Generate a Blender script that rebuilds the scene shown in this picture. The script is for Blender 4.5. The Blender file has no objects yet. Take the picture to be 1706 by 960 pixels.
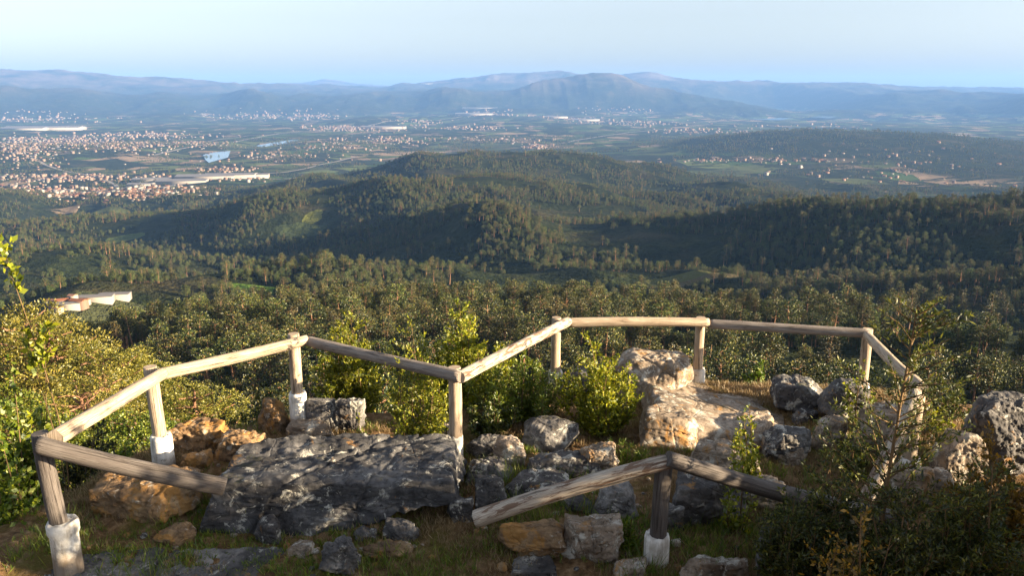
import bpy, bmesh, math, random
import numpy as np
from mathutils import Vector, Matrix

# ------------------------------------------------------------------ camera, world, sun, exposure
SC = bpy.context.scene
COL = SC.collection
PITCH = math.radians(13.8)
CAMZ = 3.7
F = 1339.0                      # focal length in pixels of the 1706 px wide photograph
cam_d = bpy.data.cameras.new('camera')
cam_d.sensor_width = 36.0
cam_d.lens = 36.0 * F / 1706.0
cam_d.clip_start = 0.1
cam_d.clip_end = 120000.0
cam = bpy.data.objects.new('camera', cam_d)
COL.objects.link(cam)
cam.location = (0, 0, CAMZ)
cam.rotation_euler = (math.pi / 2 - PITCH, 0, 0)
SC.camera = cam

SUN_EL, SUN_AZ = math.radians(12.5), math.radians(105.0)     # compass: clockwise from +Y
world = bpy.data.worlds.new('World')
SC.world = world
world.use_nodes = True
wn = world.node_tree
for n in list(wn.nodes): wn.nodes.remove(n)
sky = wn.nodes.new('ShaderNodeTexSky'); sky.sky_type = 'NISHITA'; sky.sun_disc = False
sky.sun_elevation = SUN_EL; sky.sun_rotation = SUN_AZ
sky.altitude = 450; sky.air_density = 1.0; sky.dust_density = 2.2; sky.ozone_density = 2.3
bg = wn.nodes.new('ShaderNodeBackground'); bg.inputs['Strength'].default_value = 0.057
wo = wn.nodes.new('ShaderNodeOutputWorld')
hs = wn.nodes.new('ShaderNodeHueSaturation'); hs.inputs['Saturation'].default_value = 0.42
wn.links.new(sky.outputs[0], hs.inputs['Color']); wn.links.new(hs.outputs[0], bg.inputs[0]); wn.links.new(bg.outputs[0], wo.inputs[0])

sun_d = bpy.data.lights.new('sun', 'SUN')
sun_d.energy = 5.0; sun_d.angle = math.radians(0.5); sun_d.color = (1.0, 0.80, 0.53)
sun = bpy.data.objects.new('sun', sun_d); COL.objects.link(sun)
sdir = Vector((math.sin(SUN_AZ) * math.cos(SUN_EL), math.cos(SUN_AZ) * math.cos(SUN_EL), math.sin(SUN_EL)))
sun.rotation_euler = (-sdir).to_track_quat('-Z', 'Y').to_euler()
sun.location = (40, -10, 60)

vs = SC.view_settings
vs.view_transform = 'Standard'; vs.look = 'None'; vs.exposure = 2.35; vs.gamma = 1.0; vs.use_curve_mapping = False
cy = SC.cycles
cy.use_denoising = True
try:
    cy.denoiser = 'OPENIMAGEDENOISE'; cy.denoising_input_passes = 'RGB_ALBEDO_NORMAL'
except Exception: pass
cy.max_bounces = 5; cy.diffuse_bounces = 2; cy.glossy_bounces = 1; cy.transmission_bounces = 2
cy.volume_bounces = 0; cy.transparent_max_bounces = 6
cy.caustics_reflective = False; cy.caustics_refractive = False
cy.sample_clamp_indirect = 4.0

# ------------------------------------------------------------------ pixel geometry of the photograph
SP, CP = math.sin(PITCH), math.cos(PITCH)
def ray(px, py):
    a = (px - 853.0) / F; b = (480.0 - py) / F
    return (a, CP + b * SP, -SP + b * CP)
def at_z(px, py, z):
    d = ray(px, py); t = (z - CAMZ) / d[2]
    return (d[0] * t, d[1] * t, z)
def at_y(px, py, y):
    d = ray(px, py); t = y / d[1]
    return (d[0] * t, y, CAMZ + d[2] * t)
def project(x, y, z):
    x = np.asarray(x); zc = y * CP - (z - CAMZ) * SP; yc = y * SP + (z - CAMZ) * CP
    return 853 + F * x / zc, 480 - F * yc / zc, zc

# ------------------------------------------------------------------ numpy noise
def _hash(ix, iy, iz, seed):
    h = (ix.astype(np.uint32) * np.uint32(374761393) + iy.astype(np.uint32) * np.uint32(668265263)
         + iz.astype(np.uint32) * np.uint32(2147483647) + np.uint32((seed * 144665 + 12345) & 0xffffffff))
    h = (h ^ (h >> np.uint32(13))) * np.uint32(1274126177)
    h = (h ^ (h >> np.uint32(15))) * np.uint32(2246822519)
    return ((h ^ (h >> np.uint32(16))) & np.uint32(0xffffff)).astype(np.float64) / float(0xffffff) * 2 - 1
def vnoise(x, y, z=None, seed=0):
    x = np.asarray(x, float); y = np.asarray(y, float)
    z = np.zeros_like(x) if z is None else np.asarray(z, float)
    fx, fy, fz = np.floor(x), np.floor(y), np.floor(z)
    u, v, w = x - fx, y - fy, z - fz
    u = u*u*u*(u*(u*6-15)+10); v = v*v*v*(v*(v*6-15)+10); w = w*w*w*(w*(w*6-15)+10)
    ix, iy, iz = fx.astype(np.int64), fy.astype(np.int64), fz.astype(np.int64)
    out = 0
    for dz in (0, 1):
        wz = w if dz else 1 - w
        for dy in (0, 1):
            wy = v if dy else 1 - v
            for dx in (0, 1):
                wx = u if dx else 1 - u
                out = out + wx*wy*wz*_hash(ix+dx, iy+dy, iz+dz, seed)
    return out
def fbm(x, y, z=None, o=5, seed=0, gain=0.5, lac=2.03):
    s, a, t = 0, 1.0, 0
    x = np.asarray(x, float); y = np.asarray(y, float)
    for i in range(o):
        s = s + a * vnoise(x, y, z, seed + i * 17); t += a
        c, sn = math.cos(0.6), math.sin(0.6)
        x, y = (x*c - y*sn) * lac + 7.3, (x*sn + y*c) * lac + 3.1
        if z is not None: z = np.asarray(z) * lac + 1.7
        a *= gain
    return s / t
def ridged(x, y, o=4, seed=0):
    s, a, t = 0, 1.0, 0
    for i in range(o):
        s = s + a * (1 - 2*np.abs(vnoise(x, y, None, seed + i * 31))); t += a
        x, y = x*2.07 + 5.1, y*2.07 + 1.3; a *= 0.5
    return s / t
def sstep(a, b, x):
    t = np.clip((np.asarray(x, float) - a) / (b - a), 0, 1)
    return t * t * (3 - 2 * t)

# ------------------------------------------------------------------ mesh / object helpers
def mesh_np(name, V, Fc, smooth=True):
    V = np.asarray(V, dtype=np.float32); Fc = np.asarray(Fc, dtype=np.int32)
    me = bpy.data.meshes.new(name)
    k = Fc.shape[1]
    me.vertices.add(len(V)); me.vertices.foreach_set('co', V.ravel())
    me.loops.add(Fc.size); me.loops.foreach_set('vertex_index', Fc.ravel())
    me.polygons.add(len(Fc)); me.polygons.foreach_set('loop_start', np.arange(0, Fc.size, k, dtype=np.int32))
    me.polygons.foreach_set('loop_total', np.full(len(Fc), k, dtype=np.int32))
    if smooth: me.polygons.foreach_set('use_smooth', np.ones(len(Fc), dtype=bool))
    me.update(calc_edges=True)
    return me
def link(name, me, mat=None, parent=None, loc=None):
    o = bpy.data.objects.new(name, me); COL.objects.link(o)
    if mat is not None and me is not None and len(me.materials) == 0: me.materials.append(mat)
    if parent is not None: o.parent = parent
    if loc is not None: o.location = loc
    return o
def tag(o, label=None, cat=None, group=None, kind=None):
    if label: o['label'] = label
    if cat: o['category'] = cat
    if group: o['group'] = group
    if kind: o['kind'] = kind
    return o
def empty(name, loc, rz=0, scale=1.0):
    o = bpy.data.objects.new(name, None); COL.objects.link(o)
    o.location = loc; o.rotation_euler = (0, 0, rz); o.scale = (scale,) * 3
    o.empty_display_size = 0.2
    return o

# ------------------------------------------------------------------ materials
def ordinal(n):
    a = 'zeroth first second third fourth fifth sixth seventh eighth ninth tenth eleventh twelfth thirteenth fourteenth fifteenth sixteenth seventeenth eighteenth nineteenth'.split()
    if n < 20: return a[n]
    t = 'x x twent thirt fort fift sixt sevent eight ninet'.split()[n // 10]
    return t + 'ieth' if n % 10 == 0 else t + 'y-' + a[n % 10]
class NT:
    def __init__(s, name):
        s.m = bpy.data.materials.new(name); s.m.use_nodes = True
        s.t = s.m.node_tree
        for n in list(s.t.nodes): s.t.nodes.remove(n)
        s.out = s.n('ShaderNodeOutputMaterial')
    def n(s, typ, **kw):
        nd = s.t.nodes.new(typ)
        for k, v in kw.items():
            if k.startswith('i_'): nd.inputs[k[2:].replace('_', ' ')].default_value = v
            else: setattr(nd, k, v)
        return nd
    def l(s, a, b): s.t.links.new(a, b)
    def ramp(s, fac, stops, interp='LINEAR'):
        r = s.n('ShaderNodeValToRGB'); r.color_ramp.interpolation = interp
        el = r.color_ramp.elements
        while len(el) < len(stops): el.new(0.5)
        for e, (p, c) in zip(el, stops):
            e.position = p; e.color = (c[0], c[1], c[2], 1) if not isinstance(c, (int, float)) else (c, c, c, 1)
        s.l(fac, r.inputs[0]); return r.outputs[0]
    def noise(s, vec, scale, detail=6, rough=0.55, dist=0.0):
        n = s.n('ShaderNodeTexNoise'); n.inputs['Scale'].default_value = scale
        n.inputs['Detail'].default_value = detail; n.inputs['Roughness'].default_value = rough
        n.inputs['Distortion'].default_value = dist
        if vec is not None: s.l(vec, n.inputs['Vector'])
        return n.outputs['Fac']
    def voro(s, vec, scale, feature='F1', out='Distance', rnd=1.0):
        n = s.n('ShaderNodeTexVoronoi'); n.feature = feature; n.inputs['Scale'].default_value = scale
        n.inputs['Randomness'].default_value = rnd
        if vec is not None: s.l(vec, n.inputs['Vector'])
        return n.outputs[out]
    def mix(s, fac, a, b, mode='MIX'):
        n = s.n('ShaderNodeMix', data_type='RGBA', blend_type=mode)
        for sock, v in ((n.inputs[0], fac), (n.inputs[6], a), (n.inputs[7], b)):
            if isinstance(v, bpy.types.NodeSocket): s.l(v, sock)
            elif isinstance(v, (int, float)): sock.default_value = v if sock == n.inputs[0] else (v, v, v, 1)
            else: sock.default_value = (*v, 1)
        return n.outputs[2]
    def math(s, op, a, b=0.0, c=None):
        n = s.n('ShaderNodeMath', operation=op)
        for i, v in enumerate((a, b) if c is None else (a, b, c)):
            if isinstance(v, bpy.types.NodeSocket): s.l(v, n.inputs[i])
            else: n.inputs[i].default_value = v
        return n.outputs[0]
    def mapping(s, vec, scale=(1, 1, 1), rot=(0, 0, 0)):
        n = s.n('ShaderNodeMapping'); n.inputs['Scale'].default_value = scale; n.inputs['Rotation'].default_value = rot
        s.l(vec, n.inputs[0]); return n.outputs[0]
    def pos(s): return s.n('ShaderNodeNewGeometry').outputs['Position']
    def obj(s): return s.n('ShaderNodeTexCoord').outputs['Object']
    def uv(s): return s.n('ShaderNodeTexCoord').outputs['UV']
    def bump(s, h, strength=0.5, dist=0.02, nrm=None):
        b = s.n('ShaderNodeBump'); b.inputs['Strength'].default_value = strength; b.inputs['Distance'].default_value = dist
        s.l(h, b.inputs['Height'])
        if nrm is not None: s.l(nrm, b.inputs['Normal'])
        return b.outputs[0]
    def principled(s, col, rough=0.85, nrm=None, spec=0.25):
        p = s.n('ShaderNodeBsdfPrincipled')
        if isinstance(col, bpy.types.NodeSocket): s.l(col, p.inputs['Base Color'])
        else: p.inputs['Base Color'].default_value = (*col, 1)
        if isinstance(rough, bpy.types.NodeSocket): s.l(rough, p.inputs['Roughness'])
        else: p.inputs['Roughness'].default_value = rough
        p.inputs['Specular IOR Level'].default_value = spec
        if nrm is not None: s.l(nrm, p.inputs['Normal'])
        s.l(p.outputs[0], s.out.inputs[0]); return p

def leaf_mat(name, c1, c2, c3=None, transl=0.35, per_obj=0.5):
    """leaves: colour varies from leaf clump to leaf clump and from plant to plant"""
    m = NT(name)
    geo = m.n('ShaderNodeNewGeometry')
    rnd = geo.outputs['Random Per Island']
    oi = m.n('ShaderNodeObjectInfo').outputs['Random']
    col = m.ramp(rnd, [(0.0, c1), (0.6, c2), (1.0, c3 or c2)])
    hsv = m.n('ShaderNodeHueSaturation')
    m.l(m.math('MULTIPLY_ADD', oi, 0.045 * per_obj * 2, 0.5 - 0.008), hsv.inputs['Hue'])
    m.l(m.math('MULTIPLY_ADD', m.math('FRACT', m.math('MULTIPLY', oi, 7.31)), 1.1 * per_obj, 1 - 0.5 * per_obj), hsv.inputs['Value'])
    hsv.inputs['Saturation'].default_value = 1.0
    m.l(col, hsv.inputs['Color'])
    d = m.n('ShaderNodeBsdfDiffuse'); t = m.n('ShaderNodeBsdfTranslucent'); mx = m.n('ShaderNodeMixShader')
    m.l(hsv.outputs[0], d.inputs[0]); m.l(hsv.outputs[0], t.inputs[0])
    mx.inputs[0].default_value = transl
    m.l(d.outputs[0], mx.inputs[1]); m.l(t.outputs[0], mx.inputs[2])
    g = m.n('ShaderNodeBsdfGlossy'); g.inputs['Roughness'].default_value = 0.5
    mx2 = m.n('ShaderNodeMixShader'); mx2.inputs[0].default_value = 0.04
    m.l(mx.outputs[0], mx2.inputs[1]); m.l(g.outputs[0], mx2.inputs[2])
    m.l(mx2.outputs[0], m.out.inputs[0])
    return m.m

def rock_mat(name, base, dark, light, lichen=0.3, orange=0.0, scale=1.0):
    m = NT(name); p = m.pos()
    n1 = m.noise(p, 2.2 * scale, 8, 0.6, 0.4); n2 = m.noise(p, 14 * scale, 6, 0.65); n3 = m.noise(p, 90 * scale, 3, 0.6)
    c = m.ramp(n1, [(0.30, dark), (0.50, base), (0.72, light)])
    c = m.mix(m.ramp(n2, [(0.42, 0), (0.62, 0.55)]), c, dark)
    pit = m.ramp(m.noise(p, 26 * scale, 4, 0.7), [(0.30, 1), (0.42, 0)])
    c = m.mix(m.math('MULTIPLY', pit, 0.75), c, (dark[0]*.4, dark[1]*.4, dark[2]*.4))
    lm = m.ramp(m.noise(p, 6.5 * scale, 7, 0.75, 0.6), [(0.60 - lichen*.12, 0), (0.66 - lichen*.12, 1)])
    c = m.mix(m.math('MULTIPLY', lm, 0.7), c, (0.52, 0.50, 0.44))
    if orange > 0:
        om = m.ramp(m.noise(m.mapping(p, (1.1, 1, .9)), 4.0, 6, 0.7, 0.8), [(0.62 - orange*.2, 0), (0.70 - orange*.2, 1)])
        c = m.mix(m.math('MULTIPLY', om, 0.75), c, (0.34, 0.17, 0.045))
    sp = m.ramp(m.voro(p, 120 * scale), [(0.10, 0), (0.35, 1)])
    c = m.mix(m.math('MULTIPLY_ADD', sp, -0.28, 0.30), c, (0.05, 0.05, 0.055))
    # moss on the parts that face up and hold soil
    gn = m.n('ShaderNodeSeparateXYZ'); geo = m.n('ShaderNodeNewGeometry'); m.l(geo.outputs['Normal'], gn.inputs[0])
    up = m.math('MULTIPLY', m.ramp(gn.outputs[2], [(0.55, 0), (0.9, 1)]), m.ramp(m.noise(p, 3.1, 6, 0.7), [(0.60, 0), (0.70, 0.7)]))
    c = m.mix(up, c, (0.10, 0.095, 0.025))
    h = m.math('ADD', m.math('MULTIPLY', n2, 0.7), m.math('MULTIPLY', n3, 0.18))
    h = m.math('SUBTRACT', h, m.math('MULTIPLY', pit, 0.35))
    h = m.math('ADD', h, m.math('MULTIPLY', lm, 0.08))
    crack = m.ramp(m.voro(m.mapping(p, (1, 1, 1.6)), 1.7 * scale, 'DISTANCE_TO_EDGE'), [(0.0, 0), (0.02, 1)])
    h = m.math('ADD', h, m.math('MULTIPLY', crack, 0.25))
    m.principled(c, 0.93, m.bump(h, 0.9, 0.022), 0.15)
    return m.m

SLAB = rock_mat('shaded_slab_granite', (0.075, 0.073, 0.075), (0.022, 0.021, 0.023), (0.21, 0.20, 0.195), 0.35, 0.08)  # granite darkened so the slab's shade is in its colour
ROCK = rock_mat('granite', (0.12, 0.112, 0.108), (0.036, 0.034, 0.034), (0.30, 0.28, 0.26), 0.25, 0.10)
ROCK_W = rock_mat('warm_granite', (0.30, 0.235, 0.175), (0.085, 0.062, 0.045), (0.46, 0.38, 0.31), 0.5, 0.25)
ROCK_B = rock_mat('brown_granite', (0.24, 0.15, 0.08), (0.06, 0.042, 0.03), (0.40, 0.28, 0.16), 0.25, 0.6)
ROCK_D = rock_mat('dark_granite', (0.10, 0.092, 0.09), (0.028, 0.026, 0.026), (0.28, 0.27, 0.25), 0.6, 0.05)

def wood_mat(name, a, b, dark, bark=0.0):
    m = NT(name); uv = m.uv()
    oi = m.n('ShaderNodeObjectInfo').outputs['Random']
    sh = m.n('ShaderNodeVectorMath', operation='ADD'); cb = m.n('ShaderNodeCombineXYZ')
    m.l(m.math('MULTIPLY', oi, 31.0), cb.inputs[1]); m.l(m.math('MULTIPLY', oi, 17.0), cb.inputs[2])
    m.l(uv, sh.inputs[0]); m.l(cb.outputs[0], sh.inputs[1]); v = sh.outputs[0]
    grain = m.noise(m.mapping(v, (22, 1.2, 1)), 3.0, 6, 0.65, 0.3)
    big = m.noise(m.mapping(v, (2.5, 1.6, 1)), 2.0, 5, 0.6, 0.6)
    c = m.ramp(grain, [(0.30, dark), (0.45, a), (0.70, b)])
    c = m.mix(m.ramp(big, [(0.40, 0), (0.65, 0.7)]), c, (a[0]*.62, a[1]*.58, a[2]*.56))
    ck = m.ramp(m.noise(m.mapping(v, (9, 0.35, 1)), 2.0, 3, 0.5, 0.2), [(0.485, 0), (0.5, 1), (0.515, 0)])
    c = m.mix(m.math('MULTIPLY', ck, 0.8), c, (0.035, 0.028, 0.022))
    kn = m.ramp(m.voro(m.mapping(v, (2.6, 2.2, 1)), 1.6), [(0.03, 1), (0.09, 0)])
    c = m.mix(m.math('MULTIPLY', kn, 0.75), c, (0.07, 0.04, 0.02))
    if bark:
        bk = m.ramp(m.noise(m.mapping(v, (3, 1.3, 1)), 2.6, 7, 0.7, 0.9), [(0.60 - bark*.1, 0), (0.64 - bark*.1, 1)])
        c = m.mix(m.math('MULTIPLY', bk, 0.8), c, (0.13, 0.06, 0.03))
    h = m.math('SUBTRACT', m.math('MULTIPLY', grain, 0.5), m.math('MULTIPLY', ck, 0.8))
    m.principled(c, 0.75, m.bump(h, 0.9, 0.012), 0.25)
    return m.m
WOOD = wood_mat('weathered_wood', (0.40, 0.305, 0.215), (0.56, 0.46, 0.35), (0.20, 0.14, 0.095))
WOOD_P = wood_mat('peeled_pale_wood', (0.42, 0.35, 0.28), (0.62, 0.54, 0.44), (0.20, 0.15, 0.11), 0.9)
WOOD_SHADE_G = wood_mat('shade_grey_wood', (0.27, 0.225, 0.19), (0.38, 0.33, 0.29), (0.11, 0.085, 0.07))  # greyer copy of the wood, standing for rails turned from the sun

WOOD_SHADE_DK = wood_mat('shade_dark_wood', (0.10, 0.085, 0.078), (0.16, 0.14, 0.125), (0.04, 0.033, 0.028))  # wood darkened to stand for shade on the front rails and posts
def conc_mat():
    m = NT('white_concrete'); p = m.pos()
    n = m.noise(p, 9, 7, 0.65, 0.3)
    c = m.ramp(n, [(0.32, (0.42, 0.38, 0.33)), (0.50, (0.68, 0.65, 0.60)), (0.7, (0.76, 0.74, 0.70))])
    st = m.ramp(m.noise(m.mapping(p, (7, 7, 1.1)), 3, 5, 0.6), [(0.46, 0), (0.66, 0.75)])
    c = m.mix(st, c, (0.30, 0.25, 0.19))
    oz = m.n('ShaderNodeSeparateXYZ'); m.l(m.obj(), oz.inputs[0])
    dirt = m.math('MULTIPLY', m.ramp(m.math('ADD', oz.outputs[2], m.math('MULTIPLY', m.noise(p, 14, 5, .7), .22)), [(0.13, 1), (0.24, 0)]), .8)
    c = m.mix(dirt, c, (0.13, 0.085, 0.05))
    chip = m.ramp(m.noise(p, 17, 4, .6), [(0.64, 0), (0.66, 1)]); c = m.mix(m.math('MULTIPLY', chip, .7), c, (0.22, 0.20, 0.18))
    m.principled(c, 0.9, m.bump(m.math('SUBTRACT', m.noise(p, 40, 5, 0.7), chip), 0.6, 0.012), 0.2)
    return m.m
CONC = conc_mat()

def bark_mat(name='bark', a=(0.10, 0.06, 0.04), b=(0.24, 0.15, 0.10)):
    m = NT(name); p = m.obj()
    n = m.noise(m.mapping(p, (6, 6, 1.2)), 2.0, 6, 0.7)
    m.principled(m.ramp(n, [(0.35, a), (0.65, b)]), 0.95, m.bump(n, 0.8, 0.05), 0.1)
    return m.m
BARK = bark_mat()
BARK_P = bark_mat('pine_bark', (0.14, 0.075, 0.045), (0.36, 0.20, 0.12))
TWIG = bark_mat('twig', (0.09, 0.06, 0.03), (0.20, 0.13, 0.07))

L_PINE = leaf_mat('pine_needles', (0.006, 0.013, 0.005), (0.030, 0.040, 0.009), (0.20, 0.165, 0.030), 0.08, 0.6)  # forest leaf tones spread wide to stand for lit tops and dark gaps
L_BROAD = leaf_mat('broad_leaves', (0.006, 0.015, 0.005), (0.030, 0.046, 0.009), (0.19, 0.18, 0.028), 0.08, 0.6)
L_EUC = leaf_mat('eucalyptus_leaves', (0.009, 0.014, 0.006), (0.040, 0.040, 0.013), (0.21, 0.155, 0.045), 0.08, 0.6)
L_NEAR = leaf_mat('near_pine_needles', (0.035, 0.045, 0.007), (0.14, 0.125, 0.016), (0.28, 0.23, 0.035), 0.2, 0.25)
L_NB = leaf_mat('near_broad_leaves', (0.02, 0.04, 0.005), (0.09, 0.12, 0.010), (0.22, 0.23, 0.02), 0.25, 0.25)
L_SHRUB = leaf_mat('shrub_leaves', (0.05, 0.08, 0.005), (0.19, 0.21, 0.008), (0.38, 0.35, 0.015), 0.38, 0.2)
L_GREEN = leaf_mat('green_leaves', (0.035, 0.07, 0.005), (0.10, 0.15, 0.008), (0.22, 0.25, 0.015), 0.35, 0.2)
L_DARK = leaf_mat('dark_feathery_leaves', (0.016, 0.026, 0.005), (0.045, 0.058, 0.008), (0.15, 0.15, 0.014), 0.35, 0.3)  # brightest tone stands for sunlit leaf tips
L_GOLD = leaf_mat('golden_leaves', (0.07, 0.05, 0.008), (0.20, 0.12, 0.010), (0.36, 0.20, 0.015), 0.45, 0.2)
L_DRY = leaf_mat('dry_stalks', (0.12, 0.08, 0.035), (0.22, 0.16, 0.07), (0.38, 0.28, 0.14), 0.25, 0.2)
L_GRASS = leaf_mat('grass_blades', (0.06, 0.11, 0.010), (0.13, 0.19, 0.016), (0.27, 0.27, 0.03), 0.4, 0.2)

# ------------------------------------------------------------------ terrain heights (polar sheet)
def pchip(xk, yk, x):
    """monotone cubic; xk,yk: (K,) or (K,M); x: (N,) -> (N,) or (N,M)"""
    xk = np.asarray(xk, float); yk = np.asarray(yk, float)
    h = np.diff(xk, axis=0); d = np.diff(yk, axis=0) / h
    m = np.zeros_like(yk)
    s = (d[:-1] * d[1:]) > 0
    m[1:-1] = np.where(s, 2 * d[:-1] * d[1:] / np.where(s, d[:-1] + d[1:], 1), 0)
    m[0], m[-1] = d[0], d[-1]
    if xk.ndim == 1:
        x = np.clip(x, xk[0], xk[-1])
        i = np.clip(np.searchsorted(xk, x, side='right') - 1, 0, len(xk) - 2)
        t = (x - xk[i]) / h[i]; H_ = h[i]
        return ((1+2*t)*(1-t)**2)*yk[i] + t*(1-t)**2*H_*m[i] + t*t*(3-2*t)*yk[i+1] + t*t*(t-1)*H_*m[i+1]
    N, M = len(x), xk.shape[1]
    out = np.zeros((N, M))
    for j in range(M):
        out[:, j] = pchip(xk[:, j], yk[:, j], x)
    return out

DEG = math.pi / 180
def az_of(px, py):
    d = ray(px, py); return math.atan2(d[0], d[1]), -d[2] / math.hypot(d[0], d[1])
PXS = (0, 150, 300, 450, 600, 750, 900, 1050, 1200, 1350, 1500, 1706)
LINES = []
def line_y(rs, ys, pxs=PXS):
    """a ridge or slope line seen at picture rows ys, at distance(s) rs"""
    a, r, z = [], [], []
    for i, (px, py) in enumerate(zip(pxs, ys)):
        rr = rs if isinstance(rs, (int, float)) else rs[i]
        az, t = az_of(px, py)
        a.append(az); r.append(rr); z.append(CAMZ - t * rr)
    LINES.append((a, r, z))
def line_z(rs, zs, pxs=PXS):
    a, r, z = [], [], []
    for i, px in enumerate(pxs):
        a.append(az_of(px, 300)[0]); r.append(rs if isinstance(rs, (int, float)) else rs[i])
        z.append(zs if isinstance(zs, (int, float)) else zs[i])
    LINES.append((a, r, z))
#            0     150   300   450   600   750   900   1050  1200  1350  1500  1706
line_z(20,   -6.5)
line_z(60,   [-31, -31, -32, -32, -32, -32, -32, -32, -32, -31, -30, -30])
line_z(130,  [-58, -58, -57, -56, -54, -54, -54, -54, -54, -52, -50, -50])
line_y(210,  [640, 636, 618, 600, 596, 594, 590, 592, 600, 610, 622, 630])
line_y([330, 330, 330, 340, 350, 350, 350, 350, 350, 340, 320, 320],
             [604, 596, 562, 532, 524, 522, 522, 524, 526, 530, 548, 560])
line_z([470, 470, 470, 480, 490, 490, 490, 490, 480, 460, 440, 430],
             [-178, -175, -170, -168, -168, -168, -168, -165, -160, -150, -140, -136])
line_y([640, 640, 660, 700, 700, 700, 700, 700, 680, 640, 600, 600],
             [520, 505, 478, 470, 466, 466, 470, 472, 466, 462, 455, 455])
line_z([880, 880, 860, 860, 850, 850, 850, 850, 820, 790, 760, 760],
             [-235, -232, -225, -212, -205, -205, -205, -200, -190, -175, -160, -160])
line_y([1150,1150,1120,1120,1120,1120,1100,1080,1060,1020,1000,1000],
             [455, 440, 425, 415, 412, 415, 412, 408, 396, 372, 366, 368])
line_z([1450,1400,1330,1300,1300,1300,1280,1300,1350,1300,1300,1300],
             [-310,-296,-262,-248,-240,-235,-232,-225,-225,-245,-255,-255])
line_y([1900,1850,1750,1600,1600,1650,1700,1700,1750,1800,1800,1800],
             [400, 388, 360, 332, 335, 316, 314, 320, 332, 362, 385, 390])
line_z([2250,2250,2200,2150,2100,2150,2200,2200,2250,2250,2250,2250],
             [-342,-342,-335,-300,-262,-246,-238,-245,-265,-308,-322,-322])
line_y([2700,2700,2700,2700,2700,2700,2700,2700,2700,2700,2700,2700],
             [332, 332, 330, 326, 296, 264, 253, 268, 306, 330, 334, 336])
line_z(3400, [-350,-350,-350,-350,-345,-330,-320,-325,-335,-335,-330,-330])
line_z(4200, [-350,-350,-350,-350,-350,-350,-350,-345,-320,-305,-300,-300])
line_y([5200]*12,
             [246, 246, 246, 246, 246, 246, 246, 243, 228, 217, 220, 240])
line_z(6500, [-350]*12)
line_z(10500, [-350]*12)
line_z(12300, [-300,-310,-330,-340,-345,-345,-330,-330,-340,-345,-348,-350])
P2 = (0, 60, 130, 200, 280, 360, 420, 480, 560, 640, 700, 740, 800, 860, 910, 960, 1000, 1040, 1090, 1150, 1210, 1290, 1340, 1372, 1410, 1480, 1560, 1640, 1706)
line_y([14500]*len(P2),
       [150, 156, 150, 162, 158, 166, 155, 166, 166, 164, 156, 148, 160, 152, 142, 132, 127, 130, 142, 156, 166, 168, 160, 151, 162, 172, 172, 176, 168], P2)
line_z(16500, -60)
P3 = (0, 100, 200, 300, 400, 470, 520, 620, 690, 730, 780, 830, 880, 930, 980, 1030, 1080, 1130, 1190, 1250, 1350, 1430, 1500, 1580, 1620, 1706)
line_y([20000]*len(P3),
       [118, 118, 123, 128, 137, 138, 143, 147, 143, 136, 128, 120, 119, 119, 125, 127, 123, 134, 138, 136, 143, 142, 148, 156, 164, 168], P3)
line_z(23000, 80)
P4 = (0, 400, 500, 540, 600, 650, 700, 800, 1000, 1300, 1706)
line_y([27000]*len(P4), [128, 142, 138, 132, 141, 143, 137, 130, 130, 150, 166], P4)
line_z(28400, -100)

AZ = np.concatenate([np.arange(-180, -60, 4.0), np.arange(-60, -37, 1.0), np.arange(-37, 38, 0.12), np.arange(38, 70, 1.0), np.arange(70, 180.1, 4.0)]) * DEG
NR_RATIO = 1.0095
RR = 1.2 * NR_RATIO ** np.arange(0, int(math.log(28300 / 1.2) / math.log(NR_RATIO)) + 1)
def build_heights():
    Kr, Kz = [], []
    azc = np.clip(AZ, -36 * DEG, 36 * DEG)
    for a, r, z in LINES:
        Kr.append(pchip(a, r, azc)); Kz.append(pchip(a, z, azc))
    Kr = np.array(Kr); Kz = np.array(Kz)
    Z = pchip(np.log(Kr), Kz, np.log(RR))
    return Z
ZG = build_heights()
XG = RR[:, None] * np.sin(AZ)[None, :]
YG = RR[:, None] * np.cos(AZ)[None, :]
R2 = np.repeat(RR[:, None], len(AZ), 1); A2 = np.repeat(AZ[None, :], len(RR), 0)

# places on the plain that stay level (river)
RIVER = [[(338, 258), (352, 254), (384, 251), (380, 262), (348, 271), (342, 266)],
         [(424, 243), (450, 238), (498, 231), (503, 233), (470, 240), (436, 245)],
         [(1310, 185), (1330, 182), (1322, 188)],
         [(1352, 195), (1370, 192), (1396, 194), (1380, 197)],
         [(1250, 199), (1300, 196), (1318, 197), (1300, 200)]]
# the terrace: edge polyline (x,y): beyond it the ground drops
EDGE = [(-9, 3.6), (-5.6, 5.2), (-4.6, 6.2), (-4.0, 7.8), (-2.6, 8.9), (-1.2, 9.2), (0.0, 9.9), (1.5, 10.25), (3.5, 10.25), (5.4, 9.7), (7.0, 8.8), (9.0, 8.0), (13, 6)]
def edge_y(x):
    return np.interp(x, [p[0] for p in EDGE], [p[1] for p in EDGE])
def local_h(x, y):
    x = np.asarray(x, float); y = np.asarray(y, float)
    r = np.hypot(x, y)
    z = 2.1 * (1 - sstep(1.2, 4.6, r))
    z = z + 0.10 * fbm(x * .7, y * .7, None, 3, 5) + 0.05 * fbm(x * 3.1, y * 3.1, None, 4, 9) + 0.012 * fbm(x * 17, y * 17, None, 3, 3)
    z = z - 0.22 * sstep(7.5, 11, y)
    e = y - edge_y(x)
    z = z - np.where(e > 0, e * 0.45 + 0.35 * np.minimum(e, 4) ** 1.6 * 0.5, 0)
    return z
near = sstep(11.5, 24, R2)
LH = local_h(XG, YG)
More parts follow.
